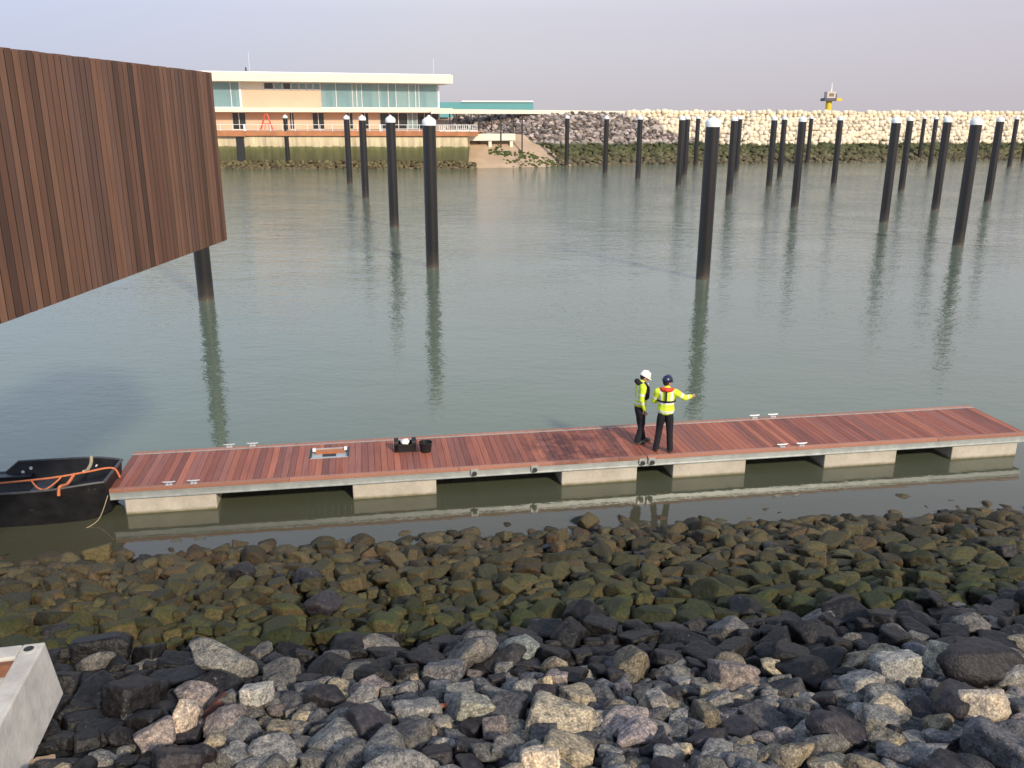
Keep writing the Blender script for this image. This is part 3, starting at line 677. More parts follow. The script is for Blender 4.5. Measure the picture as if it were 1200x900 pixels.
# red A-shaped frame on the terrace
P = on_y(312.5, 150, QY+5); rf = empty('red_trestle', (P.x, P.y, 5.5)); tag(rf, 'tall red A-shaped trestle standing against the tan ground-floor wall', 'trestle')
mb = MB(); hgt = 2.55
for sgn in (-1, 1): mb.tube([(sgn*1.0, 0, 0), (sgn*.12, .25, hgt)], .13, RED, 8)
mb.build('leg_pair', rf); mb = MB(); mb.tube([(-.62, .12, 1.0), (.62, .12, 1.0)], .07, RED, 6); mb.tube([(-.45, .1, 0), (-.1, .13, 1.0)], .05, RED, 6); mb.tube([(.5, .1, 0), (.25, .13, 1.0)], .05, RED, 6); mb.build('crossbar', rf)
# ramp beam beside the terrace
a, c = on_y(545, 158, QY+6), on_y(604, 158, QY+9)
br = empty('ramp', (a.x, a.y, 4)); tag(br, 'short pale concrete ramp on stubby legs above the sand', 'ramp')
d_ = Vector((c.x-a.x, c.y-a.y, 0)); L_ = d_.length; br.rotation_euler.z = math.atan2(d_.y, d_.x)
mb = MB(); mb.box((0, 0, -.05), (L_, 1.8, 1.0), CREAM); mb.build('beam', br)
for q in (.5, .93): mb = MB(); mb.box((L_*q-.25, .2, -1.1), (L_*q+.25, .6, -.055), CREAM); mb.build('leg', br)
# elevated walkway on slim dark posts running off to the breakwater
wk = empty('elevated_walkway', (-5, 150, 0)); tag(wk, 'long cream elevated walkway on slim dark posts running from building to breakwater', 'walkway')
mb = MB(); wp = []
for px, Y in ((505, 152), (560, 153), (640, 160), (720, 166), (800, 170), (870, 174)): q = on_y(px, 131.5, Y); wp.append(Vector((q.x, q.y, 0)))
for i in range(len(wp)-1):
    p, q = wp[i], wp[i+1]; hz0 = 8.06+.0*i; top = [8.82, 8.80, 8.74, 8.66, 8.58, 8.5]
    mb.hexa([(p.x, p.y, 8.10), (q.x, q.y, 8.10), (q.x, q.y+1.8, 8.10), (p.x, p.y+1.8, 8.10), (p.x, p.y, top[i]), (q.x, q.y, top[i+1]), (q.x, q.y+1.8, top[i+1]), (p.x, p.y+1.8, top[i])], CREAM)
o = mb.build('walkway_deck', wk); o.location = -wk.location
for px, yb in ((527, 150), (535, 150), (552, 150), (561, 178), (576, 158), (587, 182), (601.5, 162), (612, 178)):
    q = on_y(px, 135, 152.6); zb = on_y(px, yb, 152.6-(6 if yb > 170 else 0)).z
    yy = q.y-(6 if yb > 170 else 0)+.4; q2 = on_y(px, 135, yy)
    mb = MB(); mb.box((q2.x-.11, yy, max(.5, zb-.4)), (q2.x+.11, yy+.2, 8.1), DARKM); o = mb.build('post', wk); o.location = -wk.location
# teal hall behind
a, c = on_y(505, 124, 230), on_y(625, 124, 230)
th = empty('teal_hall', (a.x, 230, 0)); tag(th, 'low teal industrial hall with pale roof edge beyond the breakwater', 'hall')
mb = MB(); mb.box((0, 0, 0), (c.x-a.x, 30, 10.95), TEAL); mb.build('wall', th)
mb = MB(); x0 = on_y(541, 124, 230).x-a.x; mb.box((x0, -.3, 10.96), (c.x-a.x, 30, 11.35), WHITE); mb.build('roof_edge', th)
mb = MB(); mb.box((0, 5, 0), (18, 25, 4), BLOCK, M=Matrix.Translation((8, -30, 0))); 
# yellow beacon tower
P = on_y(970.5, 128, 250); bt = empty('beacon_tower', (P.x, 250, 0)); tag(bt, 'yellow harbour beacon tower with dark gallery, white cabin and mast', 'tower')
s_ = 250/1069
mb = MB(); mb.lathe([(3.4*s_, 0), (3.4*s_, 12.0)], YELLOW, 20); mb.build('column', bt)
zpf = on_y(970, 118.4, 250).z
mb = MB(); mb.box((-7.3*s_, -1.5, zpf), (6.6*s_, 2, zpf+3.2*s_), DGREY); mb.build('gallery', bt)
mb = MB(); mb.box((6.7*s_, -1.4, zpf), (13*s_, 1.5, zpf+3.0*s_), YELLOW); mb.build('side_platform', bt)
cab = MB(); cab.box((-4.2*s_, -1, zpf+3.2*s_+.01), (5.6*s_, 1.6, zpf+10.4*s_), simple('cabin_paint', (.62, .52, .46), .7, var=.05)); c1 = cab.build('cabin', bt)
mb = MB(); mb.box((-2*s_, -1.02, zpf+5*s_), (3.6*s_, -1.003, zpf+8.5*s_), simple('cabin_window', (.22, .18, .12), .4, var=.1)); mb.build('window', c1)
mb = MB(); mb.tube([(1.5*s_, 0, zpf+10.4*s_), (1.5*s_, 0, zpf+20*s_)], [.22, .1], WHITE, 6); mb.build('mast', bt)
mb = MB(); mb.tube([(7.5*s_, 0, zpf+3.2*s_), (7.5*s_, 0, zpf+8*s_)], .22, DGREY, 6); mb.build('lamp_post', bt)

# ------------------------------------------------------------------ mooring piles
PILES = [
 ((338.4, 197), 'small distant pile in front of the quay wall, leftmost with a white cap'), ((410, 215.5), 'left one of the pair of slim piles before the quay wall'),
 ((428.7, 232.7), 'right one of the pair of slim piles before the quay wall'), ((462.2, 266.7), 'middle-sized pile just left of the big near pile at left centre'),
 ((507, 314), 'big near pile at left centre with a peaked white cap'), ((663.8, 195), 'thin distant pile in front of the end of the sand beach'),
 ((708.9, 204), 'thin pile before the grey rubble, middle one of three'), ((747.3, 210), 'pile before the edge between grey rubble and cream blocks'),
 ((794.9, 218.4), 'nearer pile of the close pair left of the biggest pile'), ((802, 206), 'farther pile of the close pair left of the biggest pile'),
 ((814.8, 195), 'slender faraway pile immediately left of the biggest pile'), ((823.3, 328), 'biggest nearest pile, standing behind the two workers'),
 ((854.2, 229.3), 'nearer pile of the overlapping pair right of the biggest pile'), ((862.5, 202.8), 'farther pile, half hidden in the pair right of the biggest pile'),
 ((900.8, 219.5), 'left pile of two similar ones left of the yellow tower'), ((913.3, 208.9), 'right, smaller pile of two similar ones left of the yellow tower'),
 ((930.9, 243.3), 'stout pile just left below the yellow tower'), ((945.7, 192), 'very thin far pile peeping out right of the stout pile by the tower'),
 ((976.7, 216), 'single pile standing just right below the yellow tower'), ((1035.5, 260.8), 'stout leaning-looking pile, first of the right-hand cluster'),
 ((1055.8, 224.2), 'slimmer pile second in the right-hand cluster'), ((1076.7, 188.7), 'thinnest far pile in the middle of the right-hand cluster'),
 ((1089.2, 196.7), 'thin far pile right beside the thinnest one of the right-hand cluster'), ((1095.6, 246.4), 'stout pile just left of the largest right-hand pile'),
 ((1122.4, 287.6), 'largest pile of the right-hand cluster, with long water reflection'), ((1157, 237), 'pile just right of the largest right-hand pile'),
 ((1182.4, 196.4), 'slim far pile close to the right edge'), ((1198.5, 189), 'pile cut by the right edge of the picture'),
 ((242, 352), 'near pile showing below the timber-clad building, its top hidden')]
PR, PTOP = .345, 7.43
pp = empty('mooring_pile')
mb = MB(); mb.lathe([(PR, -2), (PR, PTOP-.02)], PILE, 40); sl = mb.build('pile_shaft', pp, smooth=True)
mb = MB(); mb.lathe([(PR+.02, PTOP-.02), (PR+.02, PTOP+.20), (PR-.02, PTOP+.27), (.22, PTOP+.36), (.12, PTOP+.41), (.085, PTOP+.42), (.08, PTOP+.48), (.03, PTOP+.50)], WHITE, 32); mb.build('cap', pp, smooth=True)
mb = MB(); mb.lathe([(PR+.015, .0), (PR+.02, .03), (PR+.012, .06)], BOATR, 32); 
for i, ((bx, by), lab) in enumerate(PILES):
    o = pp if i == 0 else copy_tree(pp)
    # the pixel is the pile's waterline at its near side
    P = on_z(bx, by, 0); d_ = Vector((P.x, P.y, 0)).normalized(); C_ = Vector((P.x, P.y, 0))+d_*PR*.8
    o.location = C_; o.rotation_euler.z = random.uniform(0, 6.3); tag(o, lab, 'mooring pile', 'black mooring piles with white caps')

# ------------------------------------------------------------------ timber-clad building at upper left
A = on_y(246, 86, 15); Bb = on_y(0, 59, 9.3)
Pn = Vector((A.x, 15.0, 0)); dirw = Vector((A.x-Bb.x, 15-9.3, 0))
VPx = (660-600)/1069; dirw = Vector((VPx, 1, 0)).normalized(); nw = Vector((dirw.y, -dirw.x, 0))
zt = 8.60; zb = on_y(262, 281, 15).z
cb_ = empty('timber_clad_building', (Pn.x, Pn.y, zb), math.atan2(dirw.y, dirw.x)); tag(cb_, 'overhanging building corner clad in vertical dark brown timber boards', 'building')
mb = MB(); x = 0.0; pr = random.Random(5)
CLADGAP = simple('gap_shade', (.012, .009, .008), .9, var=.1)  # near-black strips added in the board gaps, standing in for their shade
while x > -11:
    wd = pr.choice([.126, .132, .132, .136]); g = pr.choice([.5, .62, .72, .78, .82, .88, .95, 1.08])*.87; dz_ = pr.uniform(0, .006)
    base = pr.choice([(.20, .102, .066), (.215, .112, .072), (.175, .098, .072), (.235, .128, .082)])
    mb.box((x-wd+.001, -.0245, .004), (x-wd+.019, -.002, zt-zb-.026), CLADGAP); mb.box((x-wd+.020, -.028+pr.uniform(-.003, .003), .0), (x, 0, zt-zb-dz_), CLAD, tuple(q*g for q in base)); x -= wd
mb.build('cladding', cb_)
mb = MB(); mb.box((-11, 0.012, .02), (-.05, 2.5, zt-zb-.06), DARKM); mb.build('core', cb_)
mb = MB(); x = 0.0; yy = 0.03
while yy < 2.5:
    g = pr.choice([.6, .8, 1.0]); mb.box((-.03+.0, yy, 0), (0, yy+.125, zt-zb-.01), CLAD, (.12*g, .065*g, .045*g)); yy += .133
mb.build('end_cladding', cb_)
mb = MB(); xx = (on_plane(0, 390, Pn, nw)-Pn).dot(dirw); mb.box((xx-.4, .1, -.22), (xx+.02, .4, .019), DARKM); mb.build('floor_beam', cb_)
for k in range(1): mb = MB(); mb.tube([(-7.5, 1.4, .02), (-7.5, 1.4, -3.0)], .2, DARKM, 12); mb.build('column', cb_)

# ------------------------------------------------------------------ pontoon
PA = math.atan2(3.47, 20.83); PO = Vector((-8.25, 16.40, 0)); PU = Vector((math.cos(PA), math.sin(PA), 0)); PV = Vector((-math.sin(PA), math.cos(PA), 0)); DW = 2.12; DZ = .585
def cleat(parent, x, y):
    mb = MB(); mb.box((-.07, -.035, 0), (.07, .035, .015), CLEATM)
    for s in (-1, 1): mb.tube([(s*.035, 0, .012), (s*.035, 0, .06)], .014, CLEATM, 8)
    mb.tube([(-.13, 0, .075), (-.06, 0, .065), (.06, 0, .065), (.13, 0, .075)], [.012, .019, .019, .012], CLEATM, 8)
    return mb.build('cleat', parent, loc=(x, y, DZ+.021), smooth=True)
def pontoon(s0, s1, floats, label, hatch=None, seed=1):
    p = empty('pontoon_section', PO+PU*s0, PA); tag(p, label, 'pontoon', 'timber-decked pontoon sections')
    L = s1-s0; q = random.Random(seed); mb = MB(); x = .0
    while x < L-.03:
        wd = min(.142, L+.005-x); g = q.uniform(.80, 1.12); c = q.choice([(.33, .112, .072), (.28, .098, .066), (.37, .132, .080), (.28, .112, .085), (.23, .088, .066)])
        t = tuple(v*g for v in c); a, b2 = x, x+wd-.007; z0, z1 = DZ-.03, DZ+q.uniform(-.001, .002)
        if hatch and b2 > hatch[0] and a < hatch[1]:
            mb.box((a, .115, z0), (b2, hatch[2], z1), DECK, t); mb.box((a, hatch[3], z0), (b2, DW-.15, z1), DECK, t)
        else: mb.box((a, .115, z0), (b2, DW-.15, z1), DECK, t)
        x += wd
    mb.build('decking', p)
    for (y0, y1) in ((-.005, .095), (DW-.095, DW)):
        mb = MB(); x = 0
        while x < L:
            e_ = min(L, x+3.6); g = q.uniform(.9, 1.15); mb.box((x, y0, DZ-.06), (e_-.006, y1, DZ+.018), DECK, (.36*g, .175*g, .125*g)); x = e_
        mb.build('edge_board', p, bevel=.006)
    mb = MB(); mb.box((0, DW-.135, DZ-.05), (L, DW-.115, DZ+.01), STEEL)
    mb.box((.0, .0, DZ-.085), (L, .10, DZ-.063), STEEL); mb.box((0, .018, DZ-.195), (L, .03, DZ-.086), STEEL); mb.box((0, -.004, DZ-.215), (L, .10, DZ-.196), STEEL)
    mb.box((.0, DW-.10, DZ-.085), (L, DW, DZ-.063), STEEL); mb.box((0, DW-.03, DZ-.195), (L, DW-.018, DZ-.086), STEEL); mb.box((0, DW-.1, DZ-.215), (L, DW+.004, DZ-.196), STEEL)
    for xe in (0, L-.012): mb.box((xe, .031, DZ-.195), (xe+.012, DW-.031, DZ-.064), STEEL)
    x = .6
    while x < L: mb.box((x, .05, DZ-.15), (x+.05, DW-.05, DZ-.062), STEEL); x += 1.2
    mb.build('steel_frame', p)
    for (a, b2) in floats:
        mb = MB(); mb.box((a-s0, .05, -.35), (b2-s0, DW-.05, DZ-.217), CONC_F); mb.build('float', p, bevel=.02)
    return p
H_ = (3.97, 4.81, 1.10, 1.70)
p1 = pontoon(0, 11.458, [(.26, 2.08), (4.9, 6.70), (9.5, 11.25)], 'left pontoon section with a rectangular hatch in its red-brown deck', H_, 3)
p2 = pontoon(11.47, 21.05, [(12.1, 13.86), (15.82, 17.66), (19.12, 20.87)], 'right pontoon section whose clear red-brown deck runs to the right edge', None, 4)
cleat(p1, 1.17, .045); cleat(p1, 1.66, .045); cleat(p1, 2.1, DW-.05); cleat(p1, 2.62, DW-.05)
cleat(p2, 14.72-11.47, .045); cleat(p2, 15.2-11.47, .045); cleat(p2, 14.95-11.47, DW-.05); cleat(p2, 15.45-11.47, DW-.05)
mb = MB(); a, c, y0, y1 = H_
mb.box((a, y0-.02, DZ-.10), (c, y0+.015, DZ+.012), STEEL); mb.box((a, y1-.012, DZ-.10), (c, y1+.012, DZ+.006), STEEL)
mb.box((a-.02, y0, DZ-.10), (a+.02, y1, DZ+.014), BLACKP); mb.box((c-.02, y0, DZ-.10), (c+.02, y1, DZ+.014), BLACKP)
hf = mb.build('hatch_frame', p1)
mb = MB(); mb.box((a+.09, y1-.20, DZ-.058), (c-.09, y1-.013, DZ-.02), simple('varnished_batten', (.42, .14, .05), .5, var=.15)); mb.box((a+.03, y1-.13, DZ-.02), (a+.1, y1-.04, DZ+.04), WHITE); mb.box((c-.1, y1-.13, DZ-.02), (c-.03, y1-.04, DZ+.04), WHITE); mb.build('hatch_crosspiece', hf)
mb = MB(); mb.box((a+.26, y1-.36, DZ-.058), (c-.28, y1-.24, DZ-.045), BLACKP); mb.box((a+.02, y0+.016, DZ-.08), (c-.02, y1-.021, DZ-.06), simple('hatch_tray', (.34, .42, .44), .3, var=.1)); mb.build('hatch_tray', hf)
def bracket(parent, x):
    mb = MB(); mb.box((x-.08, -.03, DZ-.15), (x+.08, -.006, DZ-.02), STEEL)
    o = mb.build('hinge_plate', parent)
    mb = MB(); n_ = 16; mb.add([(x+.05*math.cos(2*math.pi*k/n_), yy_, DZ-.12+.05*math.sin(2*math.pi*k/n_)) for yy_ in (-.07, -.031) for k in range(n_)], [tuple(range(n_)), tuple(range(n_, 2*n_))[::-1]]+[(k, n_+k, n_+(k+1) % n_, (k+1) % n_) for k in range(n_)], DARKM)
    mb.build('bolt_head', o)
def s_of(px, py): P = on_z(px, py, .5); return (P-PO).dot(PU)
bracket(p1, s_of(556, 553)); bracket(p1, s_of(627, 549)); bracket(p1, 11.45-.1); bracket(p2, .1)
mb = MB(); 
def deck_pt(px, py): P = on_z(px, py, DZ); return P

# tool tote and bucket
P = deck_pt(475, 527.5); tt = empty('tool_tote', (P.x, P.y, DZ+.003), PA-.03); tag(tt, 'open black tool tote with rounded ends and a white cloth inside', 'tool tote')
mb = MB(); hw, hd = .25, .14
mb.box((-hw, -hd, 0), (hw, hd, .02), BLACKP); mb.box((-hw, -hd, .021), (hw, -hd+.015, .19), BLACKP); mb.box((-hw, hd-.015, .021), (hw, hd, .19), BLACKP)
mb.build('tray', tt, bevel=.006)
for s in (-1, 1):
    mb = MB(); n_ = 16; prof = [(-hd, .0), (hd, .0), (hd, .2)]+[(hd*math.cos(math.pi*k/10), .20+.10*math.sin(math.pi*k/10)) for k in range(1, 10)]+[(-hd, .2)]
    x0 = s*hw-.10*(1 if s > 0 else 0); vs = [(x0, y, z) for y, z in prof]+[(x0+.10, y, z) for y, z in prof]; m_ = len(prof)
    mb.add(vs, [tuple(range(m_))[::-1], tuple(range(m_, 2*m_))]+[(i, (i+1) % m_, m_+(i+1) % m_, m_+i) for i in range(m_)], BLACKP); mb.build('end_panel', tt, bevel=.01)
cl = empty('white_cloth', tt.matrix_world @ Vector((0, 0, 0))); bpy.data.objects.remove(cl)
v, f = rock_shape(np.random.default_rng(3), 3, sharp=6, rough=.2, nd=12)
mb = MB(); mb.add([(q[0]*.13, q[1]*.09, q[2]*.09) for q in v], f, WHITE); o = mb.build('white_cloth', smooth=True); o.location = (P.x-.01, P.y, DZ+.19); tag(o, 'crumpled white cloth lying in the black tool tote', 'cloth')
P = deck_pt(499, 529); bk = empty('bucket', (P.x, P.y, DZ+.003)); tag(bk, 'round black bucket standing right of the tool tote', 'bucket')
mb = MB(); mb.lathe([(.0, 0), (.12, 0), (.15, .22), (.155, .23), (.145, .23), (.115, .02), (.0, .02)], BLACKP, 28); mb.build('bucket_body', bk, smooth=True)
mb = MB(); mb.tube([(-.152*math.cos(q), -.03-.10*math.sin(q), .215+.0*math.sin(q)) for q in [math.pi*k/12 for k in range(13)]], .006, DARKM, 6); mb.build('handle', bk)
v, f = rock_shape(np.random.default_rng(4), 2, sharp=6, rough=.2, nd=12)
mb = MB(); mb.tube([(P.x-.36, P.y+.06, DZ+.012), (P.x-.27, P.y-.02, DZ+.018), (P.x-.17, P.y-.02, DZ+.014)], .016, BLACKP, 8); tag(mb.build('black_strap', smooth=True), 'short black strap lying between the tote and the bucket', 'strap')

# ------------------------------------------------------------------ black workboat
bo = Vector((-8.32, 16.84, 0)); ang = math.atan2(-.19, -1.49)
bt_ = empty('workboat', bo, ang); tag(bt_, 'open black workboat with blunt bow moored at the left end of the pontoon', 'boat')
# local +x runs aft; +y is then towards the camera side
ST = [(0, .60, .84, .34, .40), (.18, .66, .85, .44, .28), (.5, .77, .85, .56, .14), (.9, .85, .83, .60, .05), (1.5, .88, .81, .64, .0), (2.2, .88, .80, .66, -.02), (2.5, .88, .56, .66, -.02), (3.6, .86, .56, .64, 0), (4.2, .82, .56, .60, .05)]
def hull(inset=0, zi=0):
    vs = []
    for (x, wg, zg, wb, zb_) in ST:
        vs += [(x, -wg+inset, zg), (x, -(wg+wb)/2-.05+inset, (zg+zb_)/2), (x, -wb+inset, max(zb_, 0)*.6-.12+zi), (x, wb-inset, max(zb_, 0)*.6-.12+zi), (x, (wg+wb)/2+.05-inset, (zg+zb_)/2), (x, wg-inset, zg)]
    return vs
mb = MB(); vo = hull(); vi = hull(.045, .10); ns = len(ST)
vi = [(min(max(x, .05), 4.15), y, z) for x, y, z in vi]
fo = [(i*6+k, i*6+k+1, (i+1)*6+k+1, (i+1)*6+k) for i in range(ns-1) for k in range(5)]
mb.add(vo, [f[::-1] for f in fo]+[(0, 1, 2, 3, 4, 5), tuple((ns-1)*6+k for k in range(5, -1, -1))], BOATM)
mb.add(vi, fo+[(5, 4, 3, 2, 1, 0), tuple((ns-1)*6+k for k in range(6))], BOATM)
mb.build('hull', bt_, smooth=True)
for s in (0, 5):
    mb = MB(); mb.tube([Vector(vo[i*6+s])+Vector((0, 0, .0)) for i in range(ns)], .028, BOATR, 8); mb.build('gunwale', bt_, smooth=True)
mb = MB(); mb.tube([vo[0], vo[5]], .032, BOATR, 8); mb.build('bow_rail', bt_, smooth=True)
mb = MB(); mb.box((1.35, -.80, .38), (1.75, .80, .43), BOATR); mb.build('thwart', bt_, bevel=.01)
mb = MB(); mb.box((1.9, -.84, .50), (3.4, -.60, .56), BOATM); mb.build('side_bench', bt_, bevel=.01)
for (x, z) in ((1.95, .66), (2.12, .58), (.56, .68), (1.2, .60)):
    mb = MB(); n_ = 12; rr_ = .035; yb_ = -.83 if x > .6 else -.74
    mb.add([(x+rr_*math.cos(2*math.pi*k/n_), yy_, z+rr_*math.sin(2*math.pi*k/n_)) for yy_ in (yb_, yb_+.03) for k in range(n_)], [tuple(range(n_)), tuple(range(n_, 2*n_))[::-1]]+[(k, n_+k, n_+(k+1) % n_, (k+1) % n_) for k in range(n_)], WHITE if x != 1.2 else BOATR); mb.build('fixing_disc', bt_)
M_ = Matrix.Translation(bo) @ Matrix.Rotation(ang, 4, 'Z')
def rope(name, pts, r, mat, label, cat='rope'):
    P_ = [Vector(p) for p in pts]; out = []
    for i in range(len(P_)-1):
        a_, b_ = P_[i], P_[i+1]; p0 = P_[i-1] if i else a_; p3 = P_[i+2] if i+2 < len(P_) else b_
        for k in range(6):
            t = k/6; out.append(.5*((2*a_)+(b_-p0)*t+(2*p0-5*a_+4*b_-p3)*t*t+(3*a_-p0-3*b_+p3)*t**3))
    out.append(P_[-1]); mb = MB(); mb.tube([M_ @ p for p in out], r, mat, 8); o = mb.build(name, smooth=True); tag(o, label, cat); return o
rope('mooring_rope', [(-.10, -.05, .66), (.02, -.03, .89), (.5, .08, .87), (1.0, .2, .84), (1.6, .28, .82), (2.4, .34, .80), (3.4, .4, .78)], .020, ROPEO, 'orange mooring rope stretched along the boat to the pontoon')
rope('slack_rope', [(.95, .24, .84), (1.05, .34, .76), (1.22, .40, .66), (1.36, .40, .70), (1.5, .30, .82)], .016, ROPEO, 'slack loop of orange rope hanging inside the boat')
rope('hanging_rope', [(.72, .14, .86), (.74, .5, .80), (.76, .84, .88), (.78, .90, .72)], .03, ROPEO, 'short thick orange rope tied to the near gunwale')
rope('tan_rope', [(.70, -.88, .74), (.68, -.80, .86), (.62, -.55, .80), (.58, -.2, .80), (.55, .08, .88)], .035, ROPEB, 'tan rope draped from the far gunwale into the boat')
rope('red_strap', [(.3, .35, .35), (.6, .4, .34), (.9, .42, .34)], .025, RED, 'dark red strap lying on the boat floor near the bow', 'strap')
rope('bow_line', [(.0, .5, .5), (.15, .75, .1), (.4, .95, -.02)], .008, ROPEB, 'thin pale line running from the bow down to the water')

# ------------------------------------------------------------------ concrete block at lower left
P = on_z(53, 752, 3.25); Q = on_z(0, 758, 3.25); Rr = on_z(0, 848, 3.25)
ex = (P-Q).normalized(); ey = (P-on_z(2, 846, 3.25)).normalized()
kb = empty('concrete_trough', (P.x, P.y, 3.25)); tag(kb, 'weathered pale concrete block with a sunken top lying on the rocks', 'concrete block')
def kp(a, b_, z): v = ex*-a+ey*-b_; return (v.x, v.y, z)
mb = MB(); W_, L_ = 1.5, 2.6; hh = .62; bt2 = .06
W_, L_ = 1.5, 2.6
def slab(mb, a0, a1, b0, b1, z0, z1, mat, fl=0): mb.hexa([kp(a1+0, b1, z0), kp(a0-fl, b1, z0), kp(a0-fl, b0-fl, z0), kp(a1, b0-fl, z0), kp(a1, b1, z1), kp(a0, b1, z1), kp(a0, b0, z1), kp(a1, b0, z1)], mat)
slab(mb, 0, .19, 0, L_, -hh, 0, BLOCK, bt2); slab(mb, .191, W_, 0, .20, -hh, 0, BLOCK); slab(mb, .191, W_, .201, L_, -hh, -.16, BLOCK)
mb.build('block_body', kb, bevel=.015)
mb = MB(); slab(mb, .20, W_, .21, .27, -.15, -.03, BROWNW); mb.build('timber_batten', kb)
mb = MB(); c0 = kp(.11, .10, 0); mb.lathe([(.075, .001), (.075, .006), (.05, .007)], BLOCK, 20, c=(c0[0], c0[1], 0)); mb.lathe([(.045, .008), (.04, .010)], DARKM, 16, c=(c0[0], c0[1], 0)); mb.build('lifting_socket', kb)

# driftwood and litter on the rocks
def drift(px, py, L, w_, yaw, pitch, mat, name, lab, cat):
    z = 2.8
    for _ in range(5):
        P = on_z(px, py, z); s, t = P.dot(BU), P.dot(BV); z = float(H[min(max(int((s-S0)/GS), 0), nx-1), min(max(int((t-T0)/GS), 0), ny-1)])+.04
    M = Matrix.Translation(P) @ Matrix.Rotation(R(yaw), 4, 'Z') @ Matrix.Rotation(R(pitch), 4, 'Y')
    mb = MB(); n_ = 8; q = random.Random(px); vs = []; fs_ = []
    for i in range(n_+1):
        f_ = .75+.25*math.sin(math.pi*i/n_)+q.uniform(-.08, .08); x = -L/2+L*i/n_
        for k in range(8): a_ = 2*math.pi*k/8; r_ = f_*(1+q.uniform(-.15, .15)); vs.append(M @ Vector((x, w_*r_*math.cos(a_), w_*.65*r_*math.sin(a_))))
    for i in range(n_):
        for k in range(8): fs_.append((i*8+k, i*8+(k+1) % 8, (i+1)*8+(k+1) % 8, (i+1)*8+k))
    fs_ += [tuple(range(8))[::-1], tuple(n_*8+k for k in range(8))]
    mb.add(vs, fs_, mat); o = mb.build(name, smooth=True); tag(o, lab, cat)
drift(245, 838, .48, .085, 60, -22, RUST, 'driftwood', 'dark red split timber wedged beside the pinkish cream boulder', 'timber')
drift(517, 827, .30, .022, 5, 2, simple('rust_red', (.30, .09, .05), .8, var=.3, scale=30), 'rusty_stick', 'thin rust-red stick lying left of the rounded greenish boulder', 'stick')
drift(48, 892, .22, .05, 30, 8, PALEW, 'timber_offcut', 'pale timber offcut at the bottom left corner', 'timber')
drift(424, 822, .16, .07, 40, 10, simple('brick', (.12, .055, .035), .9, var=.3, scale=20), 'brick_fragment', 'reddish brown brick fragment among the grey stones left of centre', 'brick')

# ------------------------------------------------------------------ people
def ell(mb, c, r, mat, rot=None, lv=3):
    v, f = ICO[lv]; Mx = rot.to_3x3() if rot else Matrix.Identity(3)
    mb.add([Vector(c)+Mx @ Vector((q[0]*r[0], q[1]*r[1], q[2]*r[2])) for q in v], f, mat)
def sweep(mb, pts, mat, lv=2):      # pts: (x,y,z,rx,ry) ellipsoids dense along a polyline
    for (a_, b_) in zip(pts, pts[1:]):
        A_, B_ = Vector(a_[:3]), Vector(b_[:3]); L = (B_-A_).length; n_ = max(2, int(L/(.3*min(a_[3], a_[-1], b_[3], b_[-1])))+1)
        for i in range(n_+1):
            t = i/n_; p = A_.lerp(B_, t); rx = a_[3]+(b_[3]-a_[3])*t; ry = a_[-1]+(b_[-1]-a_[-1])*t
            ell(mb, p, (rx, ry, min(rx, ry)), mat, lv=lv)
def fuse(mb, name, parent, vox, band=None, mats=None, sm=2):
    me = bpy.data.meshes.new(name+'_src'); me.from_pydata(mb.v, [], mb.f); t_ = bpy.data.objects.new('tmp', me); COL.objects.link(t_)
    q = t_.modifiers.new('r', 'REMESH'); q.mode = 'VOXEL'; q.voxel_size = vox
    q = t_.modifiers.new('s', 'SMOOTH'); q.iterations = sm; q.factor = .5
    dg = bpy.context.evaluated_depsgraph_get(); dg.update(); m2 = bpy.data.meshes.new_from_object(t_.evaluated_get(dg)); m2.name = name
    bpy.data.objects.remove(t_); bpy.data.meshes.remove(me)
    m2.materials.clear()
    for m in (mats or mb.mats): m2.materials.append(m)
    for p in m2.polygons: p.use_smooth = True; p.material_index = band(p.center, p.normal) if band else 0
    o = bpy.data.objects.new(name, m2); COL.objects.link(o); o.parent = parent; return o
def hand(mb, wrist, d, side, curl=.5):
    d = Vector(d).normalized(); s = Vector(side).normalized(); n = d.cross(s)
    w0 = Vector(wrist); pc = w0+d*.05
    for t in (0, .35, .7, 1): ell(mb, w0+d*(.015+.07*t), (.019+.012*min(1, t+.3),)*1+(.02, .02), SKIN, lv=2)
    for k, (off, L) in enumerate(((-.030, .068), (-.010, .078), (.010, .073), (.029, .058))):
        b0 = w0+d*.085+s*off; dd = d; p = b0
        for j in range(3):
            dd = (dd+n*curl*.45).normalized(); q = p+dd*L*(.42, .33, .25)[j]
            for t in (0, .33, .66, 1): ell(mb, p.lerp(q, t), (.0088-.0008*j,)*3, SKIN, lv=1)
            p = q
    b0 = w0+d*.03-s*.028; dd = (d-s*.9+n*.3).normalized(); p = b0
    for j in range(3):
        q = p+dd*.026; dd = (dd+d*.5).normalized()
        for t in (0, .5, 1): ell(mb, p.lerp(q, t), (.0105-.001*j,)*3, SKIN, lv=1)
        p = q
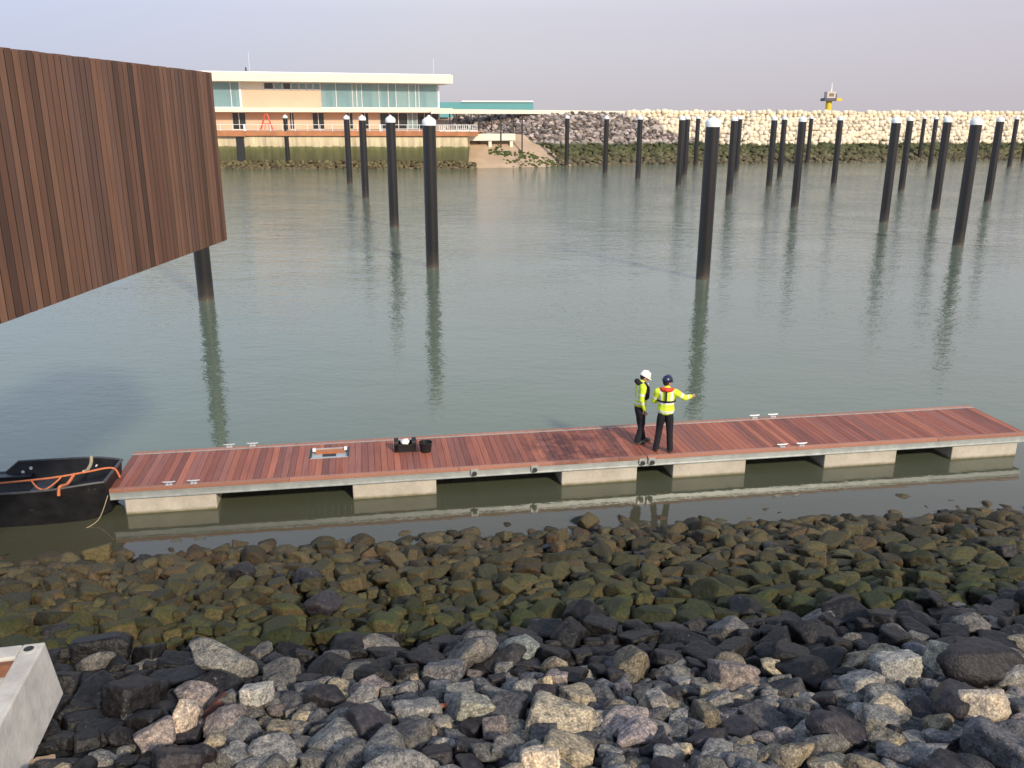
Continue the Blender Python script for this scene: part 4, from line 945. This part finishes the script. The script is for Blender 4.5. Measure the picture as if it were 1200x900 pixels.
def person(name, loc, yaw, label, J, helmet, boots, refl, extras, height=1.0):
    P_ = empty(name, loc, yaw); P_.scale = (height,)*3; tag(P_, label, 'person', 'workers in yellow jackets on the pontoon')
    hipz = .93
    # skin body: one continuous mesh
    mb = MB()
    for s in (-1, 1):
        hx = s*.09; k_ = J['knee'][s]; a_ = J['ankle'][s]
        sweep(mb, [(hx, 0, hipz, .08, .085), (*k_, .055), (*a_, .04)], SKIN); sweep(mb, [(*a_, .04), (a_[0]+.0, a_[1]+.03, a_[2]-.05, .04), (a_[0], a_[1]+.07, a_[2]-.05, .03)], SKIN)
        sh, el, wr = J['sh'][s], J['el'][s], J['wr'][s]
        sweep(mb, [(*sh, .055), (*el, .042), (*wr, .028)], SKIN); hand(mb, wr, Vector(wr)-Vector(el), J['side'][s], J['curl'][s])
    ch = Vector(J['chest']); nk = Vector(J['neck']); hd = Vector(J['head'])
    sweep(mb, [(0, 0, hipz, .14, .10), (0, 0, 1.12, .125, .09), (*ch, .16, .105), (*(ch+Vector((0, 0, .1))), .13, .09)], SKIN); sweep(mb, [(*nk, .055), (*(nk.lerp(hd, .6)), .052)], SKIN)
    hr = J['headrot']; ell(mb, hd, (.074, .095, .115), SKIN, hr, 4); ell(mb, hd+hr.to_3x3() @ Vector((0, .035, -.055)), (.052, .058, .06), SKIN, hr, 3)
    ell(mb, hd+hr.to_3x3() @ Vector((0, .098, -.018)), (.012, .02, .02), SKIN, hr, 2)
    for s in (-1, 1): ell(mb, hd+hr.to_3x3() @ Vector((s*.076, -.005, -.015)), (.012, .02, .03), SKIN, hr, 2)
    ell(mb, hd+hr.to_3x3() @ Vector((0, .088, -.062)), (.022, .01, .006), SKIN, hr, 2)
    eyes = [hd+hr.to_3x3() @ Vector((s*.03, .088, .006)) for s in (-1, 1)]
    fuse(mb, 'body', P_, .0065, sm=1)
    mb = MB()
    for e_ in eyes: ell(mb, e_, (.012, .008, .007), HAIR, hr, 2)
    mb.build('eyes', P_)
    # hair below the helmet
    mb = MB(); ell(mb, hd+hr.to_3x3() @ Vector((0, -.022, .006)), (.080, .090, .098), HAIR, hr, 3); mb2 = fuse(mb, 'hair', P_, .01, sm=1)
    # trousers
    mb = MB()
    for s in (-1, 1):
        hx = s*.09; k_ = Vector(J['knee'][s]); a_ = Vector(J['ankle'][s])
        sweep(mb, [(hx*.85, -.005, hipz-.03, .095, .12), (hx, 0, hipz-.14, .10, .11), (*k_.lerp(Vector((hx, 0, hipz)), .3), .088), (*k_, .078), (*a_.lerp(k_, .5), .074), (*a_, .072, .078)], NAVY)
    sweep(mb, [(0, -.005, hipz+.02, .150, .118), (0, 0, hipz+.14, .14, .10)], NAVY)
    fuse(mb, 'trousers', P_, .011, sm=1)
    # jacket with tape bands
    mb = MB()
    sweep(mb, [(0, 0, 1.0, .20, .160), (0, 0, 1.08, .185, .145), (ch.x, ch.y, ch.z-.08, .185, .14), (ch.x, ch.y, ch.z+.02, .195, .135), (ch.x, ch.y, ch.z+.10, .16, .11)], HIVIS)
    for s in (-1, 1):
        sh, el, wr = Vector(J['sh'][s]), Vector(J['el'][s]), Vector(J['wr'][s])
        sweep(mb, [(ch.x+s*.10, ch.y, ch.z+.10, .085), (*sh, .085), (*sh.lerp(el, .5), .075), (*el, .067), (*el.lerp(wr, .6), .058), (*el.lerp(wr, .94), .05)], HIVIS)
    sweep(mb, [(*nk, .075), (nk.x, nk.y, nk.z+.03, .07)], HIVIS)
    def band(c, n):
        for s in (-1, 1):
            sh, el, wr = Vector(J['sh'][s]), Vector(J['el'][s]), Vector(J['wr'][s])
            for A_, B_, bands in ((sh, el, ((.48, .68),)), (el, wr, ((.25, .45),))):
                d_ = B_-A_; t = (c-A_).dot(d_)/d_.length_squared; rad = ((c-A_)-d_*t).length
                if rad < .1 and -0.05 < t < 1.0 and (abs(c.x-ch.x) > .16 or t > .35 or A_ is el):
                    return 1 if any(a0 < t < a1 for a0, a1 in bands) and rad < .1 else 0
        return refl(c, n)
    fuse(mb, 'jacket', P_, .012, band, [HIVIS, REFL, NAVY], sm=2)
    for s in (-1, 1):
        a_ = J['ankle'][s]; mb = MB(); yaw_ = J['foot'][s]
        f_ = Vector((math.sin(yaw_), math.cos(yaw_), 0))
        A0 = Vector((a_[0], a_[1], 0))
        sweep(mb, [(*(A0-f_*.03), .045), (*(A0+f_*.08), .047), (*(A0+f_*.17), .042)], boots)
        for i, v_ in enumerate(mb.v): mb.v[i] = (v_[0], v_[1], v_[2]*1.0+.040)
        sweep(mb, [(a_[0], a_[1], .06, .052), (a_[0], a_[1], .15, .056)], boots)
        mb.v = [(x, y, max(z, .0)) for x, y, z in mb.v]
        fuse(mb, 'boot', P_, .010, sm=1)
    # helmet
    mb = MB(); v, f = ICO[4]; vs = []
    for q in v:
        z = max(q[2], -.08); k = 1.0+.0*z; vs.append(Vector((q[0]*.108, q[1]*.132, z*.128 if z > 0 else z*.1)))
    R3 = hr.to_3x3(); mb.add([hd+R3 @ (Vector((0, -.004, .035))+q) for q in vs], f, helmet)
    n_ = 28; ring = []
    for k in range(n_):
        a_ = 2*math.pi*k/n_; fr_ = max(0, math.sin(a_)); rx = .112; ry = .137+(.050*fr_**3)
        ring.append(Vector((rx*math.cos(a_), ry*math.sin(a_)-.004, .028-.02*fr_)))
    inn = [Vector((.09*math.cos(2*math.pi*k/n_), .11*math.sin(2*math.pi*k/n_)-.004, .036)) for k in range(n_)]
    vs = [hd+R3 @ q for q in ring+inn+[r0-Vector((0, 0, .006)) for r0 in ring]]
    mb.add(vs, [(k, (k+1) % n_, n_+(k+1) % n_, n_+k) for k in range(n_)]+[(2*n_+k, 2*n_+(k+1) % n_, (k+1) % n_, k) for k in range(n_)]+[(n_+k, n_+(k+1) % n_, 2*n_+(k+1) % n_, 2*n_+k) for k in range(n_)], helmet)
    sweep(mb, [(*(hd+R3 @ Vector((0, -.10, .135))), .008), (*(hd+R3 @ Vector((0, 0, .165))), .010), (*(hd+R3 @ Vector((0, .10, .13))), .008)], helmet)
    mb.build('helmet', P_, smooth=True)
    extras(P_, ch, nk, hd, hr)
    return P_
def RX(a): return Matrix.Rotation(R(a), 4, 'X')
def RZ(a): return Matrix.Rotation(R(a), 4, 'Z')
# worker with the white helmet: seen from the side, looking down, arm hanging
J1 = dict(knee={-1: (-.10, .03, .50, ), 1: (.09, .04, .50)}, ankle={-1: (-.11, .12, .09), 1: (.11, -.06, .09)},
          sh={-1: (-.19, .0, 1.40), 1: (.19, .0, 1.40)}, el={-1: (-.24, -.02, 1.13), 1: (.235, -.03, 1.13)}, wr={-1: (-.20, .07, .89), 1: (.215, .05, .89)},
          side={-1: (0, 1, .3), 1: (0, 1, .3)}, curl={-1: .5, 1: .55}, chest=(0, .0, 1.32), neck=(0, .02, 1.47), head=(0, .075, 1.61), headrot=RX(-26), foot={-1: .25, 1: -.05})
for s in (-1, 1): J1['knee'][s] = J1['knee'][s]
def refl1(c, n):
    if .985 < c.z < 1.035 or 1.085 < c.z < 1.135: return 1
    if abs(abs(c.x)-.10) < .028 and c.z > 1.12: return 1
    return 0
def ex1(P_, ch, nk, hd, hr):
    mb = MB()       # black flotation vest on the chest
    sweep(mb, [(-.09, .085, 1.16, .085, .10), (-.09, .10, 1.36, .075, .085), (-.075, .06, 1.46, .055)], NAVY); sweep(mb, [(.095, .085, 1.16, .085, .10), (.095, .10, 1.36, .075, .085), (.075, .06, 1.46, .055)], NAVY)
    fuse(mb, 'flotation_vest', P_, .012, sm=2)
    mb = MB(); sweep(mb, [(-.09, -.02, 1.47, .055), (-.06, -.09, 1.50, .06), (0, -.105, 1.52, .065), (.06, -.09, 1.50, .06), (.09, -.02, 1.47, .055)], NAVY); fuse(mb, 'hood', P_, .012, sm=2)
    mb = MB(); mb.tube([(-.09, .185, 1.43), (-.10, .20, 1.30), (-.09, .19, 1.12)], .014, REFL, 8); mb.tube([(.09, .175, 1.43), (.10, .185, 1.30), (.09, .175, 1.12)], .014, REFL, 8); mb.build('vest_strap', P_, smooth=True)
W1 = person('person', (2.98, 19.20, DZ+.003), R(-84), 'worker in white helmet and dark hood, standing sideways and looking down', J1, HELW, GREYB, refl1, ex1, .995)
# worker with the navy helmet: seen from behind, right arm raised and pointing away
J2 = dict(knee={-1: (-.12, .03, .50), 1: (.11, .0, .50)}, ankle={-1: (-.17, .0, .09), 1: (.14, -.01, .09)},
          sh={-1: (-.195, .0, 1.40), 1: (.195, .0, 1.40)}, el={-1: (-.27, .07, 1.16), 1: (.40, .06, 1.27)}, wr={-1: (-.16, .26, 1.12), 1: (.52, .25, 1.26)},
          side={-1: (0, .3, 1), 1: (0, 0, 1)}, curl={-1: .8, 1: .4}, chest=(0, .0, 1.32), neck=(0, .01, 1.47), head=(0, .035, 1.62), headrot=RZ(-42) @ RX(-8), foot={-1: -.25, 1: .2})
def refl2(c, n):
    if .945 < c.z < 1.0 or 1.15 < c.z < 1.215: return 1
    if .85 < c.z < .90: return 2
    if n.y < .2 and abs(abs(c.x)-.115-.05*(c.z-1.3)) < .026 and c.z > 1.2: return 1
    return 0
def ex2(P_, ch, nk, hd, hr):
    mb = MB(); sweep(mb, [(-.12, .09, 1.42, .045), (-.13, .0, 1.46, .05), (-.08, -.07, 1.475, .052), (0, -.10, 1.475, .058), (.08, -.07, 1.475, .052), (.13, .0, 1.46, .05), (.12, .09, 1.42, .045)], REDJ)
    sweep(mb, [(-.12, .09, 1.42, .045), (-.11, .14, 1.25, .045)], REDJ); sweep(mb, [(.12, .09, 1.42, .045), (.11, .14, 1.25, .045)], REDJ); fuse(mb, 'life_jacket', P_, .012, sm=2)
    mb = MB()
    pts = []
    n_ = 24
    ring = [(.205*math.cos(2*math.pi*k/n_), .152*math.sin(2*math.pi*k/n_), 1.215) for k in range(n_+1)]
    for a_, b_ in zip(ring, ring[1:]): 
        A_, B_ = Vector(a_), Vector(b_); o_ = Vector((A_.x, A_.y, 0)).normalized()*.008
        mb.add([A_+Vector((0, 0, -.018)), B_+Vector((0, 0, -.018)), B_+Vector((0, 0, .018)), A_+Vector((0, 0, .018)), A_-o_*2+Vector((0, 0, -.018)), B_-o_*2+Vector((0, 0, -.018)), B_-o_*2+Vector((0, 0, .018)), A_-o_*2+Vector((0, 0, .018))], [(0, 1, 2, 3), (7, 6, 5, 4), (0, 4, 5, 1), (3, 2, 6, 7)], NAVY)
    mb.hexa([(-.018, -.172, 1.20), (.018, -.172, 1.20), (.018, -.12, 1.20), (-.018, -.12, 1.20), (-.018, -.162, 1.45), (.018, -.162, 1.45), (.018, -.10, 1.45), (-.018, -.10, 1.45)], NAVY)
    mb.build('harness_strap', P_)
W2 = person('person', (3.47, 18.62, DZ+.003), R(-12), 'worker in navy helmet and red lifejacket, back turned, right arm pointing', J2, HELB, BOOT, refl2, ex2, 1.02)
